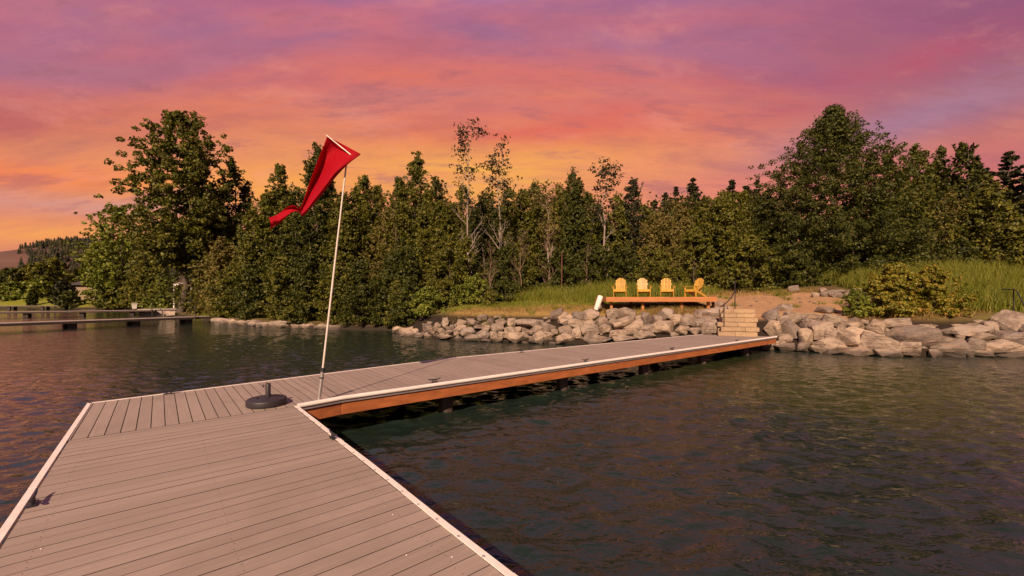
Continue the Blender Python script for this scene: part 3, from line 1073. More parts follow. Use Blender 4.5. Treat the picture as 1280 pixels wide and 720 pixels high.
def ray_ground(px, py, lift=.26, y0=12.0, y1=60):
    Ys = np.linspace(y0, y1, 1400)
    Xs = (px - CX) / F * Ys
    Zs = CAM_Z - (py - HY) / F * Ys
    g = terr(Xs, Ys) + lift
    hit = np.nonzero(Zs <= g)[0]
    i = hit[0] if len(hit) else len(Ys) - 1
    return Xs[i], Ys[i], Zs[i]


def boulder(x, y, z, w, d, h, label, group, rot=None, proto=None, tall=1.12):
    me = PROTO[int(rng.integers(len(PROTO)))] if proto is None else PROTO[proto]
    o = bpy.data.objects.new('boulder', me)
    COL.objects.link(o)
    o.location = (x, y, z)
    o.scale = (w, d, h * tall)
    o.rotation_euler = rot if rot is not None else (rng.uniform(-.12, .12), rng.uniform(-.12, .12), rng.uniform(-.18, .18))
    if rng.random() < .5: o.rotation_euler.z += math.pi
    tag(o, label, 'boulder', group)
    return o


def rocks_from(crop, scale, boxes, label, group, extra={}):
    for i, b in enumerate(boxes):
        cx_, cy_ = crop[0] + (b[0] + b[2]) / 2 / scale, crop[1] + (b[1] + b[3]) / 2 / scale
        w_, h_ = (b[2] - b[0]) / scale, (b[3] - b[1]) / scale
        x, y, z = ray_ground(cx_, cy_, .26 if cy_ > 392 else .10)
        k_ = y / F * 1.06
        d_ = .50 * (w_ + h_) * k_
        lab, proto = label, None
        if i in extra:
            lab = extra[i]
        elif callable(label):
            lab = label(cx_, cy_, w_, h_)
        boulder(x, y + d_ * .12, z, w_ * k_ * (.94 if cx_ > 960 else 1), d_, h_ * k_, lab, group, tall=1.26 if cx_ > 960 else 1.12)


leftb = [(42, 422, 140, 488), (203, 395, 280, 462), (332, 362, 377, 432), (145, 462, 205, 500), (208, 468, 265, 498), (300, 428, 362, 470), (275, 420, 330, 450),
         (360, 410, 415, 450), (362, 440, 410, 465), (305, 465, 410, 502), (410, 405, 495, 455), (408, 450, 450, 482), (447, 425, 558, 485), (412, 485, 480, 515),
         (470, 475, 590, 515), (545, 402, 620, 435), (560, 440, 645, 495), (600, 410, 655, 450), (632, 362, 678, 412), (655, 402, 750, 460), (645, 452, 700, 498),
         (658, 482, 745, 520), (700, 452, 778, 495), (748, 420, 830, 475), (768, 458, 912, 525), (765, 365, 832, 425), (825, 372, 1000, 432), (820, 420, 865, 455),
         (870, 432, 935, 470), (915, 412, 1015, 480), (940, 450, 1085, 525), (990, 385, 1095, 455), (1055, 300, 1140, 402), (1105, 325, 1200, 415), (1170, 368, 1265, 430),
         (1200, 322, 1280, 390), (1110, 410, 1210, 475), (1092, 470, 1235, 525), (1200, 425, 1262, 495), (1265, 420, 1310, 490), (570, 340, 635, 375), (680, 345, 730, 362),
         (960, 510, 1010, 535), (590, 500, 660, 518), (1060, 435, 1110, 475), (910, 500, 970, 525), (430, 372, 500, 410), (690, 365, 770, 405), (500, 372, 570, 408)]


def lab_left(cx_, cy_, w_, h_):
    big = 'large' if w_ > 18 else ('medium' if w_ > 11 else 'small')
    where = 'at the waterline' if cy_ > 420 else ('in the middle' if cy_ > 410 else 'along the top')
    part = 'near the round green bush' if cx_ < 590 else ('in front of the dry grass' if cx_ < 660 else 'left of the chair deck')
    return f'{big} tan boulder {where} {part}'


rocks_from((490, 330), 5.333, leftb, lab_left, 'boulders in the rock bank left of the chair deck', {
    0: 'reddish boulder at the left tip of the rock bank beside the round bush',
    1: 'rounded pale boulder second from the left tip of the rock bank',
    2: 'upright standing stone in front of the round bush',
    24: 'long rounded pale boulder lying in the water at the foot of the bank',
    32: 'dark grey jagged boulder standing on top of the bank left of the white cylinder',
    26: 'long flat boulder at the top of the bank under the dry grass'})
midb = [(38, 272, 140, 340), (180, 268, 250, 325), (242, 262, 348, 335), (120, 315, 190, 378), (0, 335, 40, 382), (185, 320, 235, 368), (40, 335, 120, 372), (30, 360, 140, 425),
        (130, 362, 215, 408), (212, 320, 342, 395), (288, 328, 398, 420), (198, 392, 300, 440), (345, 402, 475, 448), (395, 362, 470, 415), (388, 292, 445, 370),
        (348, 305, 400, 350), (445, 305, 530, 388), (490, 265, 588, 330), (553, 302, 633, 362), (465, 345, 590, 435), (620, 302, 715, 380), (560, 405, 605, 432),
        (580, 370, 660, 420), (605, 372, 675, 412), (680, 378, 748, 418), (705, 322, 770, 395), (742, 318, 870, 416), (700, 272, 742, 330), (735, 250, 925, 328),
        (810, 225, 880, 262), (50, 415, 215, 475), (215, 418, 350, 460), (130, 230, 190, 272)]


def lab_mid(cx_, cy_, w_, h_):
    big = 'large' if w_ > 22 else ('medium' if w_ > 14 else 'small')
    where = 'low down' if cy_ > 413 else ('halfway up' if cy_ > 400 else 'high')
    part = 'under the left end' if cx_ < 780 else ('under the middle' if cx_ < 840 else 'under the right end')
    return f'{big} tan boulder {where} {part} of the chair deck'


rocks_from((720, 330), 4.74, midb, lab_mid, 'boulders in the rock bank below the chair deck', {
    26: 'big round tan boulder left of the bottom timber steps',
    28: 'long tilted slab boulder left of the handrail at the top of the bank',
    18: 'smooth pale egg shaped boulder below the third chair',
    0: 'boulder below the leaning white cylinder',
    2: 'broad domed boulder under the left part of the chair deck'})
rightb = [(78, 198, 170, 235), (30, 222, 98, 280), (128, 235, 225, 285), (280, 210, 380, 248), (28, 285, 122, 350), (100, 255, 160, 300), (122, 282, 215, 365), (205, 265, 290, 320),
          (190, 320, 272, 390), (238, 285, 345, 365), (300, 248, 408, 302), (318, 318, 400, 372), (370, 298, 425, 345), (83, 345, 168, 378), (10, 362, 72, 410), (72, 372, 135, 402),
          (85, 390, 175, 422), (175, 385, 245, 422), (268, 368, 420, 438), (400, 318, 525, 405), (425, 285, 522, 320), (525, 280, 628, 350), (490, 345, 648, 420), (418, 405, 558, 442),
          (565, 418, 708, 452), (610, 272, 772, 322), (630, 312, 855, 395), (645, 385, 818, 440), (850, 348, 956, 382), (848, 372, 1003, 442), (815, 420, 895, 448), (912, 300, 1098, 346),
          (960, 348, 1000, 372), (980, 370, 1100, 432), (1005, 330, 1142, 372), (1060, 285, 1160, 340), (1095, 375, 1262, 430), (1158, 238, 1275, 340), (1142, 332, 1290, 390),
          (1045, 415, 1145, 446), (1160, 425, 1300, 450), (700, 432, 770, 450), (990, 425, 1040, 444), (245, 400, 290, 425), (320, 420, 410, 438), (215, 240, 300, 275), (770, 300, 850, 345), (1265, 300, 1330, 350)]


def lab_right(cx_, cy_, w_, h_):
    big = 'large' if w_ > 32 else ('medium' if w_ > 20 else 'small')
    where = 'at the waterline' if cy_ > 431 else ('in the middle' if cy_ > 413 else 'at the top')
    part = 'just right of the timber steps' if cx_ < 1015 else ('left of the flowering bush' if cx_ < 1080 else ('under the flowering bush' if cx_ < 1190 else 'under the tall grass'))
    return f'{big} angular boulder {where} {part}'


rocks_from((950, 330), 3.879, rightb, lab_right, 'boulders in the stone bank right of the steps', {
    3: 'smooth yellowish boulder lying on the sand at the bank top',
    1: 'pale squarish boulder beside the top of the timber steps',
    26: 'longest pale slab boulder in the middle of the right bank',
    27: 'rusty orange brown slab boulder at the waterline under the bush',
    22: 'wide boulder with rusty speckled face below the flowering bush',
    37: 'tall leaning boulder at the top near the right handrail',
    25: 'dark flat slab on top of the bank right under the flowering bush'})
pile_b = [(140, 110, 205, 150), (255, 140, 285, 168), (295, 135, 335, 165), (335, 140, 370, 165), (370, 140, 405, 160), (420, 122, 525, 168), (290, 118, 335, 142), (330, 126, 420, 148)]
rocks_from((950, 330), 3.879, pile_b, 'small pale stone in the row behind the sandy path', 'stones edging the back of the sandy path', {
    0: 'stone standing apart at the left end of the row behind the sandy path',
    5: 'longest stone of the row behind the sandy path beside the flowering bush'})
ORD = 'first second third fourth fifth sixth seventh eighth ninth tenth eleventh twelfth'.split()
byl = {}
for o in bpy.data.objects:
    if o.name.startswith('boulder') and 'label' in o: byl.setdefault(o['label'], []).append(o)
for lab, os_ in byl.items():
    if len(os_) > 1:
        os_.sort(key=lambda o: o.location.x / o.location.y)
        for i, o in enumerate(os_): o['label'] = f'{lab}, {ORD[i]} from left'
# filler stones wedged low between the boulders
P = np.array(SHORE)
cnt = 0
for i in range(150):
    x = rng.uniform(-6.5, 22)
    yy = np.interp(x, P[::-1, 0], P[::-1, 1])
    y = yy + rng.uniform(-.1, 1.7)
    s_ = rng.uniform(.22, .42)
    if 8.7 < x < 12 and y > 18.2 : continue
    z = tz(x, y)
    part = 'left of the steps' if x < 9.5 else 'right of the steps'
    boulder(x, y + .15, z + s_ * .0, s_ * 1.3, s_, s_ * .8, f'small dark stone wedged between larger boulders {part}', f'small stones wedged in the bank {part}')
for i in range(16):
    f = rng.uniform(-.15, 1)
    x, y = -6.7 - 1.7 * f, 25.8 + 4.2 * f
    s_ = rng.uniform(.35, .75)
    boulder(x + rng.uniform(-.05, .5), y + rng.uniform(-.1, .3), .08 + rng.uniform(0, .2), s_ * 1.3, s_ * .9, s_ * .7, 'low stone at the water under the bushes left of the rock bank', 'stones under the bushes left of the rock bank')
# low far shore stones on the left
for i in range(46):
    t = rng.uniform(0, 1)
    a, b = ((-13.2, 31.0), (-20, 34)) if t < .5 else ((-20, 34), (-28.2, 39.8))
    f = rng.uniform(0, 1)
    x, y = a[0] + (b[0] - a[0]) * f, a[1] + (b[1] - a[1]) * f
    s_ = rng.uniform(.45, 1.15)
    boulder(x + rng.uniform(-.2, .2), y + rng.uniform(-.1, .4), .06 + rng.uniform(0, .12), s_ * 1.3, s_ * .8, s_ * .55, 'flat low stone on the waterline beneath the tall trees', 'stones on the shore beneath the tall trees')
for i in range(12):
    x, y = rng.uniform(-48, -43.5), rng.uniform(-.4, .8)
    yy = np.interp(x, [-49, -45, -36], [60, 55, 47])
    s_ = rng.uniform(.5, 1.1)
    boulder(x, yy + y, .3, s_ * 1.3, s_ * .9, s_ * .7, 'small shore stone between the two jetties by the dry grass', 'stones between the jetties')

# ------------------------------------------------------------------ timber steps
sa, sb = Vector((8.98, 18.28)), Vector((10.42, 17.82))
sdir = (sb - sa).normalized()
upd = Vector((-sdir.y, sdir.x))
st = thing('timber_steps', 'six landscape timber steps climbing from the walkway to the sand', 'steps', (9.8, 18.6, T))
RISE, RUN = .192, .29
rotz = math.atan2(sdir.y, sdir.x)
for i in range(6):
    z = T + .003 + i * RISE
    sh_ = [0, .10, -.02, .12, .05, .02][i]
    wd = [1.52, 1.50, 1.56, 1.42, 1.42, 1.46][i]
    cpos = sa + sdir * (.76 + sh_ + .045 * i) + upd * (i * RUN + .16)
    # two timbers stacked in depth, split at random lengths
    cut = rng.uniform(.35, .65)
    mb = MB()
    rot = Matrix.Rotation(rotz, 3, 'Z')
    dd = .16
    for (a_, b_) in ((0, cut), (cut, 1)):
        c2 = cpos + sdir * ((a_ + b_) / 2 - .5) * wd
        mb.box((c2.x, c2.y, z + RISE / 2 - .004), ((b_ - a_) * wd - .006, .30, RISE - .010), rot)
    mb.build('step', M['timber'], st, bevel=.012, seg=2)
    if i:
        mb = MB()
        c3 = cpos + upd * .12
        mb.box((c3.x, c3.y, T + (z - T) / 2), (wd * .94, .26, z - T - .01), rot)
        mb.build('riser', M['timber'], st)

# handrail left of the steps
p0 = Vector((*(sa + sdir * (.10) + upd * .50), T + .2))
p1 = Vector((*(sa + sdir * (.18) + upd * 1.85), T + 1.0))
zt0, zt1 = CAM_Z - (380.5 - HY) / F * p0.y, CAM_Z - (351 - HY) / F * p1.y
p0.x = at_img(905, p0.y); p1.x = at_img(918.7, p1.y)
hr = thing('handrail', 'black steel handrail rising beside the timber steps', 'handrail', p0)
mb = MB(); mb.tube([p0, (p0.x, p0.y, zt0)], .022, 10); mb.build('post', M['iron'], hr, smooth=True)
mb = MB(); mb.tube([p1, (p1.x, p1.y, zt1)], .022, 10); mb.build('post', M['iron'], hr, smooth=True)
zr = CAM_Z - (363.5 - HY) / F * p1.y
mb = MB()
mb.tube([Vector((p0.x - .10, p0.y - .12, zt0 - .07)), Vector((p0.x, p0.y, zt0 - .01)), p0.lerp(p1, .35) * 1 + Vector((0, 0, 0)) if False else Vector((p0.x + (p1.x - p0.x) * .35, p0.y + (p1.y - p0.y) * .35, zt0 + (zr - zt0) * .22)),
         Vector((p0.x + (p1.x - p0.x) * .7, p0.y + (p1.y - p0.y) * .7, zt0 + (zr - zt0) * .55)), Vector((p1.x, p1.y, zr))], .022, 10)
mb.build('rail', M['iron'], hr, smooth=True)

# second steps and rail at the right edge
Yr = 18.6
s2t = thing('timber_steps', 'timber steps at the right edge of the stone bank', 'steps', (at_img(1282, Yr), Yr, 1.2))
for i in range(3):
    mb = MB()
    mb.box((at_img(1290, Yr) + .1 * i, Yr - .3 + .3 * i, 1.0 + .19 * i), (1.7, .3, .185), Matrix.Rotation(R(-8), 3, 'Z'))
    mb.build('step', M['timber'], s2t, bevel=.012)
h2 = thing('handrail', 'black steel handrail with a bent end at the right edge above the bank', 'handrail', (at_img(1267, 18.9), 18.9, tz(at_img(1267, 18.9), 18.9)))
A = lambda px, py, Yd: Vector(((px - CX) / F * Yd, Yd, CAM_Z - (py - HY) / F * Yd))
mb = MB(); mb.tube([A(1267, 396, 18.9), A(1267, 361.5, 18.9)], .022, 8); mb.build('post', M['iron'], h2, smooth=True)
mb = MB(); mb.tube([A(1252, 361.8, 19.3), A(1267, 361.5, 18.9), A(1271, 364, 18.75), A(1288, 396, 18.0)], .022, 8); mb.build('rail', M['iron'], h2, smooth=True)
mb = MB(); mb.tube([A(1288, 420, 18.0), A(1288, 396, 18.0)], .022, 8); mb.build('post', M['iron'], h2, smooth=True)

# ------------------------------------------------------------------ chair deck and chairs
Z_D = 2.37
dk = thing('timber_deck', 'low red cedar deck on posts above the rock bank carrying four chairs', 'deck', (7.9, 23.2, Z_D - .4))
xa, xb, ya, yb = 5.0, 10.88, 22.3, 25.2
mb = MB()
yy = ya + .03
while yy < yb - .1:
    mb.box(((xa + xb) / 2, yy + .07, Z_D - .015), (xb - xa - .04, .136, .03))
    yy += .142
mb.build('decking', M['cedar_deck'], dk, bevel=.004)
mb = MB(); mb.box(((xa + xb) / 2, ya, Z_D - .13), (xb - xa, .04, .255)); mb.build('fascia_board', M['cedar_deck'], dk, bevel=.006)
for xx in (xa - .0, xb):
    mb = MB(); mb.box((xx + (.02 if xx < 7 else -.02), (ya + yb) / 2 + .021, Z_D - .13), (.04, yb - ya - .0, .23)); mb.build('fascia_board', M['cedar_deck'], dk, bevel=.006)
mb = MB()
for i in range(9):
    mb.box((xa + .35 + i * .64, (ya + yb) / 2, Z_D - .12), (.045, yb - ya - .1, .17))
mb.build('joists', M['dark_wood'], dk)
for xx in (xa + .35, (xa + xb) / 2 - .9, (xa + xb) / 2 + 1.2, xb - .3):
    for yy in (ya + .35, yb - .4):
        zb = tz(xx, yy) - .3
        if zb < Z_D - .25:
            mb = MB(); mb.box((xx, yy, (zb + Z_D - .21) / 2), (.13, .13, Z_D - .21 - zb)); mb.build('post', M['cedar_deck'], dk, bevel=.006)


def make_chair(label, wood, backwood):
    t = thing('adirondack_chair', label, 'chair', (0, 0, 0), 0, 'wooden chairs on the cedar deck')
    mb = MB()
    for i in range(6):
        f = i / 5
        y, z = -.34 + .52 * f, .385 - .135 * f
        mb.box((0, y, z), (.56, .088, .022), Matrix.Rotation(-.25, 3, 'X'))
    mb.build('seat', wood, t, bevel=.004)
    mb = MB()
    rx = Matrix.Rotation(-R(22), 3, 'X')
    base = Vector((0, .17, .22))
    for i in range(7):
        u_ = (i - 3) / 3
        top = .86 - .11 * abs(u_) ** 2.4
        x0, x1 = u_ * .195, u_ * .222
        w0_, w1_ = .054, .062
        pl = [(x0 - w0_ / 2, 0), (x0 + w0_ / 2, 0), (x1 + w1_ / 2, top - (.03 if u_ > .1 else 0) * u_), (x1, top + .012), (x1 - w1_ / 2, top + (.03 if u_ < -.1 else 0) * u_)]
        n = len(pl)
        vs = [base + rx @ Vector((p[0], 0, p[1])) for p in pl] + [base + rx @ Vector((p[0], .02, p[1])) for p in pl]
        mb.add(vs, [tuple(range(n)), tuple(range(n, 2 * n))[::-1]] + [(i_, n + i_, n + (i_ + 1) % n, (i_ + 1) % n) for i_ in range(n)])
    for zz_, ww in ((.12, .5), (.52, .58)):
        c_ = base + rx @ Vector((0, .035, zz_))
        mb.box(c_, (ww, .024, .07), rx)
    mb.build('backrest', backwood, t, bevel=.003)
    for s_ in (-1, 1):
        mb = MB()
        mb.prism([(s_ * .26, -.42), (s_ * .42, -.42), (s_ * .43, -.1), (s_ * .37, .38), (s_ * .29, .38), (s_ * .27, 0)], .545, .568)
        mb.build('armrest', wood, t, bevel=.004)
        mb = MB(); mb.box((s_ * .315, -.33, .2725), (.028, .11, .543)); mb.box((s_ * .345, -.33, .49), (.03, .06, .10)); mb.build('leg', wood, t, bevel=.004)
        mb = MB()
        pr = [(-.38, .30), (-.38, .40), (.1, .27), (.62, .06), (.62, 0), (.5, 0)]
        n = len(pr)
        vs = [Vector((s_ * .283 - .012, p[0], p[1])) for p in pr] + [Vector((s_ * .283 + .012, p[0], p[1])) for p in pr]
        mb.add(vs, [tuple(range(n)), tuple(range(n, 2 * n))[::-1]] + [(i_, n + i_, n + (i_ + 1) % n, (i_ + 1) % n) for i_ in range(n)])
        mb.build('side_rail', wood, t, bevel=.004)
    mb = MB(); mb.box((0, -.392, .335), (.60, .022, .13)); mb.build('apron', wood, t, bevel=.004)
    return t


chairs = [
    (775.2, 23.35, R(-18), 'honey coloured adirondack chair at the left end of the cedar deck', 'cedar_chair'),
    (804, 23.4, R(-11), 'adirondack chair with a pale streaked back, second on the cedar deck', 'pale_chair'),
    (833.3, 23.4, R(-16), 'honey coloured adirondack chair beside the turned one on the cedar deck', 'cedar_chair'),
    (868, 23.6, R(-58), 'adirondack chair turned sideways at the right end of the cedar deck', 'cedar_chair')]
proto = make_chair(chairs[0][3], M['cedar_chair'], M['cedar_chair'])
for i, (pxx, Yd, rz, lab, bk) in enumerate(chairs):
    o = proto if i == 0 else copy_tree(proto)
    o.location = (at_img(pxx, Yd), Yd, Z_D + .003)
    o.rotation_euler.z = rz
    o.scale = (1.06, 1.06, 1.06)
    o['label'] = lab
    if bk == 'pale_chair':
        for ch in [x for x in bpy.data.objects if x.parent == o and x.name.startswith('backrest')]:
            ch.data = ch.data.copy()
            ch.data.materials[0] = M['pale_chair']
            ch['label'] = 'pale streaked backrest'

# white cylinder leaning left of the deck
b0 = A(745.5, 386.5, 22.6)
b1 = A(751, 369.5, 22.6)
wc = thing('dock_float', 'white cylinder with rounded top leaning at the left end of the cedar deck', 'float', b0)
mb = MB()
dr = b1 - b0
mb.tube([b0 - dr * .05, b0, b0 + dr * .93, b0 + dr * .985, b1], [.13, .145, .145, .12, .05], 20)
mb.build('cylinder', M['white_paint'], wc, smooth=True)
mb = MB()
mb.tube([b0 + Vector((.05, -.13, .1)), b0 + Vector((.1, -.16, -.02)), b0 + Vector((.07, -.1, -.15))], .02, 6)
mb.build('strap', M['iron'], wc, smooth=True)

Yp = 28.5
xp = at_img(702, Yp)
mb = MB()
mb.tube([(xp, Yp, tz(xp, Yp) - .3), (xp + .02, Yp, 2.28 + (HY - 316) / F * Yp)], .035, 8)
o = mb.build('post', M['rust'], None, smooth=True, loc=(xp, Yp, tz(xp, Yp)))
tag(o, 'thin rusty brown post standing in the tall grass before the trees', 'post')

# ------------------------------------------------------------------ far jetties, planter, awning, house
def jetty(label, a, b, width, ztop, npile, posts=()):
    a, b = Vector(a), Vector(b)
    dv = (b - a).normalized()
    pv = Vector((dv.y, -dv.x))
    L = (b - a).length
    c_ = (a + b) / 2
    t = thing('boat_dock', label, 'dock', (c_.x, c_.y, 0))
    rot = Matrix.Rotation(math.atan2(dv.y, dv.x), 3, 'Z')
    mb = MB()
    n = int(L / .32)
    for i in range(n):
        p = a + dv * (i + .5) * L / n
        mb.box((p.x, p.y, ztop - .02), (L / n - .02, width, .04 + random.uniform(-.004, .004)), rot)
    mb.build('decking', M['deck_far'], t)
    for s_ in (-1, 1):
        p = c_ + pv * s_ * (width / 2 - .05)
        mb = MB(); mb.box((p.x, p.y, ztop - .125), (L, .08, .16), rot); mb.build('fascia_board', M['dark_wood'], t)
    for i in range(npile):
        p = a + dv * (L * (i + .5) / npile)
        for s_ in (-1, 1):
            q_ = p + pv * s_ * (width / 2 - .35)
            mb = MB(); mb.box((q_.x, q_.y, (ztop - .21 - 1.2) / 2), (.42, .34, ztop - .21 + 1.2), rot); mb.build('pile', M['dark_wood'], t)
    for f in posts:
        p = a + dv * L * f + pv * (width / 2 + .06)
        mb = MB(); mb.tube([(p.x, p.y, ztop - 1), (p.x, p.y, ztop + 1.1)], .04, 8); mb.build('mooring_post', M['dark_wood'], t, smooth=True)
    return t


jetty('nearest of the far jetties, long and low with dark sides reaching the grassy shore', (-40.4, 20.3), (-29.6, 41.0), 1.8, .58, 6, (.93,))
jetty('pale middle jetty running out from the platform with the white tub', (-72, 40.8), (-49.6, 58.4), 2.0, .72, 6, (.99,))
jetty('farthest small jetty in front of the distant lawn', (-122, 82), (-96, 89.5), 2.2, .80, 5)
t = thing('dock_platform', 'pale raised platform at the shore end of the middle jetty', 'platform', (-50.5, 58.6, 0))
mb = MB(); mb.box((-50.0, 59.6, .78), (4.2, 3.0, .12), Matrix.Rotation(R(30), 3, 'Z')); mb.build('decking', M['concrete'], t, bevel=.02)
mb = MB(); mb.box((-50.0, 59.6, .10), (3.9, 2.7, 1.23), Matrix.Rotation(R(30), 3, 'Z')); mb.build('base', M['concrete'], t)
px_, py_ = at_img(168, 59.2), 59.2
t = thing('planter', 'white flared tub standing on the platform of the middle jetty', 'tub', (px_, py_, .84))
mb = MB()
mb.lathe([(.30, 0), (.32, .05), (.36, .45), (.44, .72), (.52, .76), (.52, .80), (.44, .80), (.40, .70)], (px_, py_, .84), 4)
mb.build('tub', M['white_paint'], t, bevel=.01)

Ya = 60.0
t = thing('awning', 'white slanted awning frame half hidden in bushes under the tall cottonwood', 'awning', A(217, 372, Ya))
mb = MB(); mb.tube([A(217.5, 385, Ya), A(217.5, 355.5, Ya)], .10, 8); mb.build('post', M['white_paint'], t)
mb = MB()
p_, q_ = A(216.2, 355.8, Ya), A(240, 347.6, Ya)
v0 = [p_, q_, q_ + Vector((0, 1.8, .0)), p_ + Vector((0, 1.8, 0))]
mb.add([*v0, *[w + Vector((0, 0, -.28)) for w in v0]], [(0, 1, 2, 3), (7, 6, 5, 4), (0, 4, 5, 1), (1, 5, 6, 2), (2, 6, 7, 3), (3, 7, 4, 0)])
mb.build('roof', M['white_paint'], t)
mb = MB(); mb.tube([A(239, 385, Ya), A(239, 348, Ya)], .10, 8); mb.build('post', M['white_paint'], t)

# house
Yh = 100
hx0, hx1, hy0, hy1 = -104.6, -93.0, Yh, Yh + 9
zb, ze, zr_ = tz(-100, 104) - .5, 5.6, 8.1
t = thing('house', 'low beige house with a dark hipped roof among the trees at the far shore', 'house', (-99, Yh, zb))
mb = MB(); mb.box(((hx0 + hx1) / 2, (hy0 + hy1) / 2, (zb + ze) / 2), (hx1 - hx0, hy1 - hy0, ze - zb)); mb.build('wall', M['house_wall'], t)
mb = MB()
e_ = .7
bs = [(hx0 - e_, hy0 - e_, ze - .1), (hx1 + e_, hy0 - e_, ze - .1), (hx1 + e_, hy1 + e_, ze - .1), (hx0 - e_, hy1 + e_, ze - .1)]
mb.add(bs + [(p[0], p[1], p[2] + .22) for p in bs] + [(hx0 + 4.2, (hy0 + hy1) / 2, zr_), (hx1 - 4.2, (hy0 + hy1) / 2, zr_)],
       [(3, 2, 1, 0), (0, 1, 5, 4), (1, 2, 6, 5), (2, 3, 7, 6), (3, 0, 4, 7), (4, 5, 9, 8), (5, 6, 9), (6, 7, 8, 9), (7, 4, 8)])
mb.build('roof', M['roof_shingle'], t)



# ------------------------------------------------------------------ trees
def leaves_mesh(centres, outs, size, rg, parent, material, name='crown'):
    n = len(centres)
    nm = outs * .55 + rg.normal(size=(n, 3)) * .62 + np.array([0, 0, .45])
    nm /= np.linalg.norm(nm, axis=1)[:, None]
    t1 = np.cross(nm, rg.normal(size=(n, 3)))
    t1 /= np.linalg.norm(t1, axis=1)[:, None] + 1e-9
    t2 = np.cross(nm, t1)
    sz = size * rg.uniform(.6, 1.35, size=(n, 1))
    a = centres - t1 * sz * .72
    b = centres + t2 * sz * .42 + nm * sz * .08
    c_ = centres + t1 * sz * .72
    d = centres - t2 * sz * .42 + nm * sz * .08
    vs = np.stack([a, b, c_, d], 1).reshape(-1, 3)
    qs = np.arange(n * 4).reshape(-1, 4)
    return np_mesh(name, vs, qs, material, parent)


ENV = {
    'round': ([0, .12, .35, .6, .8, .93, 1], [.62, .92, 1, .86, .58, .28, .06]),
    'pyramid': ([0, .08, .3, .5, .68, .82, .92, 1], [.92, 1.0, 1, .95, .74, .46, .20, .03]),
    'column': ([0, .15, .4, .6, .8, .92, 1], [.95, 1, .96, .78, .50, .25, .04]),
    'cottonwood': ([0, .12, .3, .55, .75, .9, 1], [.50, .80, 1, 1, .90, .62, .20]),
    'bush': ([0, .25, .5, .75, .9, 1], [.88, 1, .93, .70, .45, .12]),
    'pine': ([0, .2, .5, .75, .9, 1], [.55, .95, 1, .7, .42, .08]),
}


def limb(mb_, p, d, length, r0, depth, rg, tips, spread=.7, seg=6, upb=.25):
    n = 4
    pts, rad = [Vector(p)], [r0]
    dd = Vector(d).normalized()
    for i in range(n):
        dd = (dd + Vector(rg.normal(size=3)) * .11 + Vector((0, 0, upb * .12))).normalized()
        pts.append(pts[-1] + dd * length / n)
        rad.append(r0 * (1 - .62 * (i + 1) / n))
    mb_.tube(pts, rad, seg if r0 > .04 else 4, False)
    tips.append((pts[-1], dd))
    if depth > 0:
        for kk in range(rg.integers(3, 5)):
            f = rg.uniform(.35, 1)
            i = min(int(f * n), n - 1)
            p2 = pts[i].lerp(pts[i + 1], f * n - i)
            sd_ = Vector(rg.normal(size=3))
            sd_ = (sd_ - dd * sd_.dot(dd)).normalized()
            nd_ = (dd + sd_ * spread + Vector((0, 0, upb * .5))).normalized()
            limb(mb_, p2, nd_, length * rg.uniform(.45, .7), r0 * (1 - .6 * f) * .62, depth - 1, rg, tips, spread, seg, upb)


